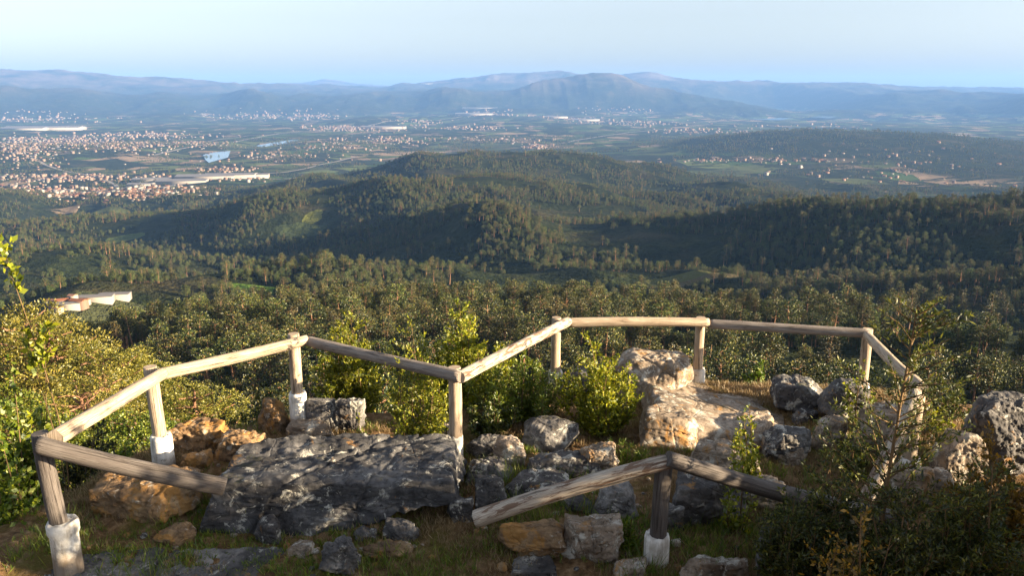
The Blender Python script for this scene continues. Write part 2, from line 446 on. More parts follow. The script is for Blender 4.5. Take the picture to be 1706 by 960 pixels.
amp = np.interp(np.log(R2), np.log([20, 60, 300, 1000, 2500, 4000, 6000, 7800, 10500, 13000, 20000, 33000]),
                [0.3, 1.2, 5, 26, 34, 9, 14, 30, 60, 115, 90, 60])
wl = 1.0
n = np.zeros_like(R2)
n += 0.55 * fbm(XG / 620, YG / 620, None, 5, 11) * (1 - sstep(6000, 7800, R2))
n += sstep(6000, 7800, R2) * (1 - sstep(10500, 13000, R2)) * np.maximum(fbm(XG / 1500, YG / 1900, None, 5, 111) * 1.6 - .15, -.1)
n += sstep(10500, 13000, R2) * .55 * (ridged(XG / 780, YG / 1000, 4, 171) - .2)
n += 0.45 * ridged(XG / 330 + 3, YG / 520, 4, 23) * (R2 < 6000)
fw = sstep(9000, 12500, R2)
n += fw * (0.9 * fbm(XG / 2600, YG / 2600, None, 6, 41) + 0.7 * (ridged(XG / 1700, YG / 1900, 5, 71) - .2))
ZG = ZG + amp * n
# spurs that run away from the camera in the middle distance, so the low sun leaves their far sides dark
mid = sstep(350, 700, R2) * (1 - sstep(2600, 3400, R2))
ZG = ZG + mid * 38 * ridged((XG + 0.35 * YG) / 460.0, (YG - .3*XG) / 1500.0, 3, 5)
# unseen hills added right of view to shade the valley, and a middle spur
ZG = ZG + 90 * np.exp(-((XG - 900) / 330.) ** 2 - ((YG - 250) / 260.) ** 2)
ZG = ZG + 240 * np.exp(-((XG - 1230) / 260.) ** 2 - ((YG - 780) / 260.) ** 2) + 60 * np.exp(-((XG + 40) / 90.) ** 2 - ((YG - 1080) / 260.) ** 2) * 0.6
ZG = np.where(R2 < 24, LH * (1 - near) + ZG * near, ZG)
def flat_river(Z):
    for poly in RIVER:
        c = [at_z(px, py, -350) for px, py in poly]
        mx = np.mean([p[0] for p in c]); my = np.mean([p[1] for p in c])
        sx = max(abs(p[0] - mx) for p in c) * 1.5 + 60; sy = max(abs(p[1] - my) for p in c) * 1.5 + 150
        w = np.clip(1.6 - np.hypot((XG - mx) / sx, (YG - my) / sy), 0, 1)
        Z = Z * (1 - w) + np.minimum(Z, -352.5) * w
    return Z
ZG = flat_river(ZG)
LRR = math.log(NR_RATIO)
def height(x, y):
    x = np.atleast_1d(np.asarray(x, float)); y = np.atleast_1d(np.asarray(y, float))
    r = np.hypot(x, y); a = np.arctan2(x, y)
    fi = np.clip(np.log(np.maximum(r, 1.2) / 1.2) / LRR, 0, len(RR) - 1.001); i = fi.astype(int); u = fi - i
    j = np.clip(np.searchsorted(AZ, a, side='right') - 1, 0, len(AZ) - 2); v = (a - AZ[j]) / (AZ[j+1] - AZ[j])
    return (ZG[i, j]*(1-u)*(1-v) + ZG[i+1, j]*u*(1-v) + ZG[i, j+1]*(1-u)*v + ZG[i+1, j+1]*u*v)
def gz(x, y): return float(height(x, y)[0])

# ---- ground materials
def soil_mat():
    m = NT('heath_soil'); p = m.pos()
    a = m.noise(p, 1.6, 7, 0.65, 0.4); b = m.noise(p, 9, 6, 0.7, 0.2); c_ = m.noise(p, 45, 5, 0.7)
    c = m.ramp(b, [(0.32, (0.06, 0.036, 0.018)), (0.5, (0.18, 0.105, 0.05)), (0.68, (0.36, 0.24, 0.13))])
    c = m.mix(m.ramp(a, [(0.50, 0), (0.62, 0.8)]), c, m.mix(c_, (0.05, 0.055, 0.010), (0.17, 0.14, 0.030)))
    c = m.mix(m.ramp(c_, [(0.60, 0), (0.70, 0.6)]), c, (0.28, 0.22, 0.15))
    h = m.math('ADD', m.math('MULTIPLY', b, 0.6), m.math('MULTIPLY', c_, 0.5))
    m.principled(c, 0.95, m.bump(h, 1.0, 0.05), 0.1)
    return m.m
def land_mat():
    m = NT('forest_and_farmland'); geo = m.n('ShaderNodeNewGeometry'); p = geo.outputs['Position']
    sep = m.n('ShaderNodeSeparateXYZ'); m.l(p, sep.inputs[0]); z = sep.outputs[2]; yy = sep.outputs[1]
    nz = m.n('ShaderNodeSeparateXYZ'); m.l(geo.outputs['True Normal'], nz.inputs[0])
    flat2 = m.mapping(p, (1, 1, 0))
    n0 = m.noise(flat2, 0.0011, 8, 0.62, 0.4)
    n1 = m.noise(flat2, 0.006, 7, 0.65, 0.3)
    n2 = m.noise(flat2, 0.035, 5, 0.7)
    n3 = m.noise(flat2, 0.11, 3, 0.7)
    forest = m.ramp(n2, [(0.34, (0.008, 0.012, 0.005)), (0.52, (0.017, 0.023, 0.008)), (0.70, (0.038, 0.038, 0.013))])
    scrub = m.ramp(n1, [(0.35, (0.018, 0.021, 0.009)), (0.65, (0.055, 0.045, 0.022))])
    hill = m.mix(m.ramp(n1, [(0.53, 0), (0.62, 0.7)]), forest, scrub)
    cell = m.n('ShaderNodeTexVoronoi'); cell.inputs['Scale'].default_value = 0.0075; m.l(m.mapping(flat2, (1, .55, 1), (0, 0, .4)), cell.inputs['Vector'])
    cs = m.n('ShaderNodeSeparateColor'); m.l(cell.outputs['Color'], cs.inputs[0])
    field = m.ramp(cs.outputs[0], [(0.0, (0.05, 0.08, 0.02)), (0.3, (0.10, 0.12, 0.035)), (0.5, (0.24, 0.17, 0.11)), (0.75, (0.08, 0.09, 0.03)), (1.0, (0.30, 0.21, 0.15))], 'CONSTANT')
    wood = m.noise(m.mapping(p, (.6, 1, 0)), 0.0042, 7, 0.72, 0.8)
    fm = m.math('MULTIPLY', m.ramp(n0, [(0.40, .35), (0.50, 1)]), m.ramp(cs.outputs[1], [(0.30, 0), (0.34, 1)]))
    fm = m.math('MULTIPLY', fm, m.ramp(wood, [(0.475, 0), (0.505, 1)]))
    low = m.n('ShaderNodeMapRange'); low.inputs[1].default_value = -325; low.inputs[2].default_value = -300; low.inputs[3].default_value = 1; low.inputs[4].default_value = 0
    m.l(z, low.inputs[0])
    fm = m.math('MULTIPLY', fm, low.outputs[0])
    c = m.mix(fm, hill, field)
    # bare heath and rock on the far mountains
    hi = m.n('ShaderNodeMapRange'); hi.inputs[1].default_value = -120; hi.inputs[2].default_value = 260; m.l(z, hi.inputs[0])
    far = m.n('ShaderNodeMapRange'); far.inputs[1].default_value = 9000; far.inputs[2].default_value = 12500; m.l(yy, far.inputs[0])
    bare = m.math('MULTIPLY', m.math('MULTIPLY', m.ramp(n0, [(0.36, 0.0), (0.60, 1)]), hi.outputs[0]), far.outputs[0])
    c = m.mix(bare, c, (0.13, 0.095, 0.07))
    jit = m.n('ShaderNodeTexNoise'); jit.inputs['Scale'].default_value = .03; m.l(p, jit.inputs['Vector'])
    for px, py, rx, ry, colr in MEADOWS:
        x0, y0 = hit0(px, py)
        ds = m.math('SQRT', m.math('ADD', m.math('POWER', m.math('MULTIPLY', m.math('SUBTRACT', sep.outputs[0], x0), 1 / rx), 2.0), m.math('POWER', m.math('MULTIPLY', m.math('SUBTRACT', yy, y0), 1 / ry), 2.0)))
        ds = m.math('ADD', ds, m.math('MULTIPLY', jit.outputs['Fac'], .9))
        c = m.mix(m.ramp(ds, [(0.98, 1), (1.0, 0)]) if False else m.math('LESS_THAN', ds, 1.35), c, colr)
    h = m.math('ADD', m.math('MULTIPLY', n2, 1.0), m.math('MULTIPLY', n3, 0.4))
    m.principled(c, 0.95, m.bump(h, 1.0, 14.0), 0.05)
    return m.m
SOIL = soil_mat()
def hit0(px, py):
    d = ray(px, py); t = np.geomspace(100, 12000, 2500)
    h = np.nonzero(CAMZ + d[2] * t < height(d[0] * t, d[1] * t))[0]; k = h[0] if len(h) else 0
    return d[0] * t[k], d[1] * t[k]
MEADOWS = [(522, 362, 18, 40, (.09, .095, .022)), (500, 385, 50, 34, (.035, .045, .018)), (420, 483, 26, 14, (.07, .12, .02)), (1190, 458, 60, 16, (.10, .08, .04)), (1120, 466, 40, 14, (.09, .09, .03)), (420, 540, 12, 12, (.24, .15, .09)),
           (1580, 335, 260, 60, (.07, .10, .04)), (210, 396, 40, 26, (.07, .09, .03)), (300, 345, 60, 60, (.11, .12, .045)), (150, 508, 40, 25, (.05, .055, .025))]
LAND = land_mat()

def build_ground():
    nr, na = XG.shape
    cut = int(np.searchsorted(RR, 26.0))
    def sheet(i0, i1, name, mat):
        V = np.stack([XG[i0:i1+1], YG[i0:i1+1], ZG[i0:i1+1]], -1).reshape(-1, 3)
        k = i1 - i0 + 1
        idx = np.arange(k * na).reshape(k, na)
        q = np.stack([idx[:-1, :-1], idx[:-1, 1:], idx[1:, 1:], idx[1:, :-1]], -1).reshape(-1, 4)[:, ::-1]
        o = link(name, mesh_np(name, V, q), mat); tag(o, kind='structure'); return o
    sheet(0, cut, 'ground', SOIL)
    sheet(cut, nr - 1, 'terrain', LAND)
build_ground()

def build_river():
    m = NT('river_water'); p = m.pos()
    m.principled((0.05, 0.10, 0.14), 0.12, m.bump(m.noise(p, 0.05, 3), 0.05, 1.0), 0.9)
    V, Fc = [], []
    me = bpy.data.meshes.new('river'); bm = bmesh.new()
    for poly in RIVER:
        bm.faces.new([bm.verts.new(at_z(px, py, -349.5)) for px, py in poly])
    bmesh.ops.recalc_face_normals(bm, faces=bm.faces)
    for f in bm.faces:
        if f.normal.z < 0: f.normal_flip()
    bm.to_mesh(me); bm.free()
    tag(link('river', me, m.m), kind='structure')
build_river()

# ------------------------------------------------------------------ the air
def build_haze():
    m = NT('haze_air')
    v = m.n('ShaderNodeVolumePrincipled')
    v.inputs['Color'].default_value = (0.22, 0.45, 0.97, 1); v.inputs['Density'].default_value = 3.9e-5
    v.inputs['Anisotropy'].default_value = 0.0
    m.l(v.outputs[0], m.out.inputs['Volume'])
    me = bpy.data.meshes.new('haze'); bm = bmesh.new(); bmesh.ops.create_cube(bm, size=1.0)
    top, bot = float(ZG.max()) + 15, float(ZG.min()) - 1.0
    bmesh.ops.scale(bm, vec=(57000, 57000, top - bot), verts=bm.verts)
    bmesh.ops.translate(bm, vec=(0, 0, (top + bot) / 2), verts=bm.verts)
    bm.to_mesh(me); bm.free()
    o = link('haze', me, m.m); tag(o, kind='stuff')
build_haze()

# ------------------------------------------------------------------ foliage primitives
def leaves(P, D, L, W, rng, fold=0.25):
    """diamond leaves: base P, direction D, length L, half width W"""
    N = len(P); L = np.broadcast_to(np.asarray(L, float).reshape(-1, 1), (N, 1)); W = np.broadcast_to(np.asarray(W, float).reshape(-1, 1), (N, 1))
    D = D / np.maximum(np.linalg.norm(D, axis=1, keepdims=True), 1e-6)
    Rn = rng.normal(size=(N, 3)); S = np.cross(D, Rn); S /= np.maximum(np.linalg.norm(S, axis=1, keepdims=True), 1e-6)
    Nn = np.cross(D, S)
    mid = P + D * L * .45 + Nn * W * fold
    V = np.stack([P, mid + S * W, P + D * L, mid - S * W], 1).reshape(-1, 3)
    b = np.arange(N)[:, None] * 4
    return V, (b + np.array([[0, 1, 2, 3]]))
def tube(pts, rads, sides=6, cap=True):
    """skin a polyline"""
    pts = np.asarray(pts, float); n = len(pts)
    T = np.gradient(pts, axis=0); T /= np.maximum(np.linalg.norm(T, axis=1, keepdims=True), 1e-9)
    ref = np.array([0.31, 0.95, 0.05]) if abs(T[0][2]) > .7 else np.array([0, 0, 1.0])
    A = np.cross(T, ref); A /= np.maximum(np.linalg.norm(A, axis=1, keepdims=True), 1e-9); B = np.cross(T, A)
    th = np.arange(sides) * 2 * math.pi / sides
    V = (pts[:, None] + np.asarray(rads, float)[:, None, None] * (np.cos(th)[None, :, None] * A[:, None] + np.sin(th)[None, :, None] * B[:, None])).reshape(-1, 3)
    q = []
    for i in range(n - 1):
        for k in range(sides):
            q.append((i*sides+k, i*sides+(k+1) % sides, (i+1)*sides+(k+1) % sides, (i+1)*sides+k))
    return V, np.array(q)
def merge(parts):
    V, Fc, o = [], [], 0
    for v, f in parts:
        V.append(v); Fc.append(f + o); o += len(v)
    return np.concatenate(V), np.concatenate(Fc)
def limb(a, b, r0, r1, rng, bend=0.08, n=5, sides=5):
    a, b = np.asarray(a, float), np.asarray(b, float); t = np.linspace(0, 1, n)[:, None]
    p = a + (b - a) * t; L = np.linalg.norm(b - a)
    w = rng.normal(size=3) * bend * L
    p = p + np.sin(t * math.pi) * w
    return tube(p, r0 + (r1 - r0) * t[:, 0], sides)

def clump_leaves(centers, radii, per, L, W, rng, squash=0.7, droop=0.0):
    P, D = [], []
    for c, r in zip(centers, radii):
        k = max(6, int(per * (r / np.mean(radii)) ** 2))
        u = rng.normal(size=(k, 3)); u /= np.linalg.norm(u, axis=1, keepdims=True)
        rad = r * rng.uniform(0.35, 1.05, size=(k, 1)) ** 0.6
        off = u * rad; off[:, 2] *= squash
        P.append(np.asarray(c) + off); D.append(u + rng.normal(size=(k, 3)) * .6 + np.array([0, 0, .25 - droop]))
    P = np.concatenate(P); D = np.concatenate(D)
    s = rng.uniform(.6, 1.3, len(P))
    return leaves(P, D, L * s, W * s, rng)

def pine_meshes(name, H, seed, n_cl=16, per=150, L=.36, W=.10, kind='pine', mat=L_PINE, bark=BARK_P, rs=1.0):
    rng = np.random.default_rng(seed)
    parts = []
    lean = rng.normal(size=2) * .03 * H
    top = np.array([lean[0], lean[1], H * .93])
    parts.append(limb((0, 0, -.6), top, .022 * H, .006 * H, rng, .015, 7, 7))
    C, Rd = [], []
    for i in range(n_cl):
        f = (i + rng.uniform(0, .8)) / n_cl
        if kind == 'pine':        # bare stem, flattish broken crown
            zz = H * (.55 + .43 * f); spread = H * .20 * (1 - .75 * abs(f - .35) ** 1.2)
            rr = H * rng.uniform(.065, .11)
        elif kind == 'euc':
            zz = H * (.30 + .66 * f); spread = H * .13 * math.sin(math.pi * (.15 + .8 * f)) ; rr = H * rng.uniform(.06, .10)
        elif kind == 'cone':
            zz = H * (.12 + .84 * f); spread = H * .21 * (1 - f) ; rr = H * (.10 * (1 - f) + .035)
        else:                      # broadleaf
            zz = H * (.28 + .64 * f); spread = H * .27 * math.sin(math.pi * (.2 + .68 * f)); rr = H * rng.uniform(.09, .15)
        th = i * 2.4 + rng.uniform(-.5, .5); s = spread * rng.uniform(.55, 1.1)
        c = np.array([math.cos(th) * s + lean[0] * zz / H, math.sin(th) * s + lean[1] * zz / H, zz])
        rr *= rs; C.append(c); Rd.append(rr)
        base = np.array([lean[0] * zz / H, lean[1] * zz / H, zz - s * rng.uniform(.25, .6)])
        if base[2] > H * .1: parts.append(limb(base, c, .006 * H, .0025 * H, rng, .08, 4, 4))
    V, Fc = clump_leaves(C, Rd, per, L, W, rng, .62 if kind == 'pine' else .85)
    crown = mesh_np(name + '_crown', V, Fc, False); crown.materials.append(mat)
    V, Fc = merge(parts)
    trunk = mesh_np(name + '_trunk', V, Fc, True); trunk.materials.append(bark)
    return trunk, crown

VARS = []
def V_(kind, H, seed, mat, **kw):
    t, c = pine_meshes(kind, H, seed, kind=kind, mat=mat, bark=BARK_P if kind == 'pine' else BARK, **kw)
    VARS.append(dict(kind=kind, H=H, trunk=t, crown=c))
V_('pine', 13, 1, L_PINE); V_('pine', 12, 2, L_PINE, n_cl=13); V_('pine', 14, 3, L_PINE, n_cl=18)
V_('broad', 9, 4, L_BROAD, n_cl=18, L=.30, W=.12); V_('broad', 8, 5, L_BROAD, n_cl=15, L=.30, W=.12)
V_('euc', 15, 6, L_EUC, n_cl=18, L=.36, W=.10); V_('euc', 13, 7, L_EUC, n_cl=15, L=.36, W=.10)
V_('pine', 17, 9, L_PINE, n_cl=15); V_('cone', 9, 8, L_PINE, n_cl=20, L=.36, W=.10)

# ------------------------------------------------------------------ scatter the forest
def visible_mask(x, y, ztop):
    """line of sight from the camera over the bare ground"""
    el = (ZG - CAMZ) / RR[:, None]
    mx = np.maximum.accumulate(el, axis=0)
    r = np.hypot(x, y); a = np.arctan2(x, y)
    i = np.clip((np.log(r / 1.2) / LRR).astype(int) - 2, 0, len(RR) - 1)
    j = np.clip(np.searchsorted(AZ, a) - 1, 0, len(AZ) - 1)
    return (ztop - CAMZ) / r >= mx[i, j] - 0.0005
FIELDS = []   # clearings (x, y, rx, ry)
for px, py, z, rx, ry in ((525, 362, -190, 45, 55), (505, 380, -190, 70, 60), (210, 396, -290, 40, 30), (420, 483, -190, 30, 16), (160, 532, -150, 60, 70), (120, 545, -150, 40, 50),
                          (1190, 458, -190, 90, 18), (1120, 466, -190, 60, 16), (1580, 335, -320, 300, 90), (420, 540, -105, 14, 16), (150, 505, -235, 60, 50)):
    d = ray(px, py)
    best = None
    t = np.geomspace(100, 6000, 900); X = d[0] * t; Y = d[1] * t; Zr = CAMZ + d[2] * t
    hit = np.nonzero(Zr < height(X, Y))[0]
    k = hit[0] if len(hit) else np.argmin(abs(Zr - z))
    FIELDS.append((X[k], Y[k], rx, ry))
def forest_points():
    rng = np.random.default_rng(77)
    out = []
    for r0, r1, area in ((62, 120, 26), (120, 420, 34), (420, 1100, 34), (1100, 2000, 50), (2000, 3000, 85), (3000, 6500, 330)):
        A = 0.5 * (r1*r1 - r0*r0) * (72 * DEG); n = int(A / area)
        r = np.sqrt(rng.uniform(r0*r0, r1*r1, n)); a = rng.uniform(-34, 38, n) * DEG
        out.append(np.stack([r * np.sin(a), r * np.cos(a)], 1))
    P = np.concatenate(out); x, y = P[:, 0], P[:, 1]; r = np.hypot(x, y)
    z = height(x, y)
    dens = fbm(x / 90, y / 90, None, 4, 301) + .4 * fbm(x / 25, y / 25, None, 2, 33)
    dens = dens + .35 * sstep(-60, -160, x) * ((r > 650) & (r < 1600)) * (.4 + .6 * (fbm(x / 60, y / 60, None, 2, 4) > -.2))
    dens = dens + .4 * sstep(200, 320, x) * ((r > 650) & (r < 1600))
    keep = dens > np.interp(r, [0, 250, 600, 1200, 3000, 5600], [-1, -.18, -.02, -.06, -.03, 0.0])
    keep &= ~((z < -318) & (r > 1300) & (fbm(x / 300, y / 300, None, 3, 8) < .0))
    for fx, fy, rx, ry in FIELDS: keep &= ((x - fx) / rx) ** 2 + ((y - fy) / ry) ** 2 > 1
    keep &= visible_mask(x, y, z + 12)
    x, y, z, r = x[keep], y[keep], z[keep], r[keep]
    n = len(x)
    zone = fbm(x / 140, y / 140, None, 3, 90)
    u = rng.uniform(size=n) + zone * .9
    var = np.where(u < .35, rng.integers(0, 3, n), np.where(u < .45, rng.integers(5, 7, n), np.where(u < .9, rng.integers(3, 5, n), np.where(u < 1.05, 8, 7))))
    far_ = (r > 620) & (rng.uniform(size=n) < .62)
    var = np.where(far_, rng.integers(3, 5, n), var)
    s = (.5 + .75 * rng.uniform(0, 1, n) ** 1.3) * np.interp(r, [0, 100, 300, 3000, 5600], [.75, .85, .9, .78, 1.2])
    return x, y, z, r, var, s, rng.uniform(0, 6.283, n)
FX, FY, FZ, FR, FV, FS, FROT = forest_points()
HV = np.array([v['H'] for v in VARS])
ppx, ppy, _ = project(FX, FY, FZ + HV[FV] * FS)
inview = (ppx > -15) & (ppx < 1721)
N_SINGLE = 285
screen = np.where(inview & (ppy < 760), HV[FV] * FS / FR, -1)
order = np.argsort(-screen)
single = np.zeros(len(FX), bool); single[order[:N_SINGLE]] = True

KIND_NAME = dict(pine='pine_tree', broad='broadleaf_tree', euc='eucalyptus_tree', cone='young_conifer')
KIND_TXT = dict(pine='bare-stemmed pine', broad='round green tree', euc='slender brownish eucalyptus', cone='small pointed conifer')
LM = [(0, 130, 'left of the corner post'), (130, 260, 'behind the first long rail'), (260, 390, 'right of the second post'),
      (390, 500, 'behind the third post'), (500, 640, 'above the grey dipping rail'), (640, 760, 'left of the low post'),
      (760, 880, 'above the climbing white rail'), (880, 1000, 'behind the fifth post'), (1000, 1130, 'above the level rail'),
      (1130, 1260, 'behind the post on the slab'), (1260, 1400, 'above the dark back rail'), (1400, 1520, 'behind the far corner post'),
      (1520, 1620, 'right of the tall sapling'), (1620, 1720, 'above the right edge boulder')]
def lm_text(px):
    for a, b, t in LM:
        if px < b: return t
    return LM[-1][2]
VOBJ = {}
def place_tree(v, x, y, z, s, rot, label, group):
    V = VARS[v]
    e = empty(KIND_NAME[V['kind']], (x, y, z), rot, s)
    t = link('trunk', V['trunk'], None, e); c = link('crown', V['crown'], None, e)
    tag(e, label, 'tree', group)
    VOBJ.setdefault(v, (t, c)); return e
cells = {}
for i in np.nonzero(single)[0]:
    cells.setdefault((lm_text(ppx[i]), VARS[FV[i]]['kind']), []).append(i)
SLOTS = ['nearest', 'second nearest', 'farthest', 'leftmost', 'rightmost', 'tallest looking', 'shortest looking']
for (lt, kind), idx in cells.items():
    idx = list(idx); given = {}
    picks = [lambda L: min(L, key=lambda i: FR[i]), lambda L: min(L, key=lambda i: FR[i]), lambda L: max(L, key=lambda i: FR[i]),
             lambda L: min(L, key=lambda i: ppx[i]), lambda L: max(L, key=lambda i: ppx[i]),
             lambda L: max(L, key=lambda i: screen[i]), lambda L: min(L, key=lambda i: screen[i])]
    rest = list(idx)
    if len(rest) == 1: given[rest.pop()] = 'only'
    for w, f in zip(SLOTS, picks):
        if len(rest) < 2 and w not in ('nearest', 'farthest', 'second nearest'): break
        if rest: j = f(rest); given[j] = w; rest.remove(j)
    rest.sort(key=lambda i: ppx[i])
    ORD = ['first', 'second', 'third', 'fourth', 'fifth', 'sixth', 'seventh', 'eighth', 'ninth', 'tenth']
    for k, i in enumerate(rest):
        given[i] = 'the %s crowded' % ordinal(k + 1)
    for i in idx:
        w = given[i]
        lab = w + ' ' + KIND_TXT[kind] + ' ' + lt
        if w.startswith('the '): lab = w[4:] + ' ' + KIND_TXT[kind] + ' from the left, ' + lt
        place_tree(int(FV[i]), FX[i], FY[i], FZ[i], FS[i], FROT[i], lab, 'trees on the slope below the fence')
for v in range(len(VARS)):           # every kind has to stand somewhere as a single tree
    if v not in VOBJ:
        i = int(np.nonzero((FV == v) & ~single & inview)[0][0]); single[i] = True
        place_tree(v, FX[i], FY[i], FZ[i], FS[i], FROT[i], 'lone ' + KIND_TXT[VARS[v]['kind']] + ' ' + lm_text(ppx[i]), 'trees on the slope below the fence')

def forest_stuff():
    k = ~single
    me = bpy.data.meshes.new('forest'); N = int(k.sum())
    me.vertices.add(N); me.vertices.foreach_set('co', np.stack([FX[k], FY[k], FZ[k]], 1).astype(np.float32).ravel())
    for nm, typ, arr in (('var', 'INT', FV[k].astype(np.int32)), ('scl', 'FLOAT', FS[k].astype(np.float32)), ('rot', 'FLOAT', FROT[k].astype(np.float32))):
        at = me.attributes.new(nm, typ, 'POINT'); at.data.foreach_set('value', arr)
    o = link('forest', me); tag(o, kind='stuff')
    o['label'] = 'dense dark forest covering the hills and far slopes'
    ng = bpy.data.node_groups.new('forest_scatter', 'GeometryNodeTree')
    ng.interface.new_socket('Geometry', in_out='INPUT', socket_type='NodeSocketGeometry')
    ng.interface.new_socket('Geometry', in_out='OUTPUT', socket_type='NodeSocketGeometry')
    gi = ng.nodes.new('NodeGroupInput'); go = ng.nodes.new('NodeGroupOutput'); jn = ng.nodes.new('GeometryNodeJoinGeometry')
    def attr(nm, t):
        a = ng.nodes.new('GeometryNodeInputNamedAttribute'); a.data_type = t; a.inputs['Name'].default_value = nm; return a.outputs['Attribute']
    va, sa, ra = attr('var', 'INT'), attr('scl', 'FLOAT'), attr('rot', 'FLOAT')
    cx = ng.nodes.new('ShaderNodeCombineXYZ'); ng.links.new(ra, cx.inputs[2])
    for v, (t, c) in VOBJ.items():
        cmpn = ng.nodes.new('FunctionNodeCompare'); cmpn.data_type = 'INT'; cmpn.operation = 'EQUAL'
        ints = [s for s in cmpn.inputs if s.type == 'INT']
        ng.links.new(va, ints[0]); ints[1].default_value = v
        for ob in (t, c):
            oi = ng.nodes.new('GeometryNodeObjectInfo'); oi.transform_space = 'ORIGINAL'; oi.inputs['Object'].default_value = ob
            oi.inputs['As Instance'].default_value = True
            ip = ng.nodes.new('GeometryNodeInstanceOnPoints')
            ng.links.new(gi.outputs[0], ip.inputs['Points']); ng.links.new(cmpn.outputs[0], ip.inputs['Selection'])
            ng.links.new(oi.outputs['Geometry'], ip.inputs['Instance']); ng.links.new(cx.outputs[0], ip.inputs['Rotation'])
            ng.links.new(sa, ip.inputs['Scale']); ng.links.new(ip.outputs[0], jn.inputs[0])
    ng.links.new(jn.outputs[0], go.inputs[0])
    md = o.modifiers.new('scatter', 'NODES'); md.node_group = ng
forest_stuff()
print('FOREST', len(FX), 'singles', int(single.sum()))

# ------------------------------------------------------------------ near trees down the slope on the left
def hit(px, py, tmin=3.0, tmax=12000.0):
    d = ray(px, py); t = np.geomspace(tmin, tmax, 2500)
    X = d[0] * t; Y = d[1] * t; Zr = CAMZ + d[2] * t
    h = np.nonzero(Zr < height(X, Y))[0]
    k = h[0] if len(h) else len(t) - 1
    return X[k], Y[k], float(height(X[k], Y[k])[0])
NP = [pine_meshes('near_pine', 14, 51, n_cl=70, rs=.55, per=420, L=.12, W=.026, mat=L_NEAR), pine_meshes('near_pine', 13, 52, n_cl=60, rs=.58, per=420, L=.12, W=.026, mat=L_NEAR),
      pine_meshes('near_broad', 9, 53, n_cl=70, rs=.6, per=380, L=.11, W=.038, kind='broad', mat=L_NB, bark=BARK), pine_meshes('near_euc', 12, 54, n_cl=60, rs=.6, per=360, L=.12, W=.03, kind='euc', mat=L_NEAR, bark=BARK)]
NPH = [14, 13, 9, 12]
def near_tree(v, px, top, r, name, label, rot=0.0, wide=1.0):
    d = ray(px, top); k = r / math.hypot(d[0], d[1]); x, y, zt = d[0] * k, d[1] * k, CAMZ + d[2] * k
    z = gz(x, y); H = zt - z
    e = empty(name, (x, y, z), rot, H / NPH[v]); e.scale = (H / NPH[v] * wide, H / NPH[v] * wide, H / NPH[v])
    link('trunk', NP[v][0], None, e); link('crown', NP[v][1], None, e)
    tag(e, label, 'tree', 'sunlit trees below the left fence')
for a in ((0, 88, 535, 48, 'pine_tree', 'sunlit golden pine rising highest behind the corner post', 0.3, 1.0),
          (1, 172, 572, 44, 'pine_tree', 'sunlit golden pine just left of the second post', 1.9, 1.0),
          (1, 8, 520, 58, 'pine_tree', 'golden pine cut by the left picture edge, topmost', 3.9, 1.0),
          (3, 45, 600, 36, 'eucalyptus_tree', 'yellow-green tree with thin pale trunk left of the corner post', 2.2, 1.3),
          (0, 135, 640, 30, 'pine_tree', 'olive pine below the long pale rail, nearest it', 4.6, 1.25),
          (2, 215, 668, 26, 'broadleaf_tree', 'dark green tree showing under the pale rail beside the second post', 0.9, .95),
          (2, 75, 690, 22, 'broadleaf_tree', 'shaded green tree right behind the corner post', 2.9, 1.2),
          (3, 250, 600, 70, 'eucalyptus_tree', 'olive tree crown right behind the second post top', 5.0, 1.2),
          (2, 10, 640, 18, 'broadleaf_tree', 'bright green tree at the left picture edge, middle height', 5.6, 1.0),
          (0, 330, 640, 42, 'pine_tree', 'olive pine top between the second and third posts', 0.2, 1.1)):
    near_tree(*a)

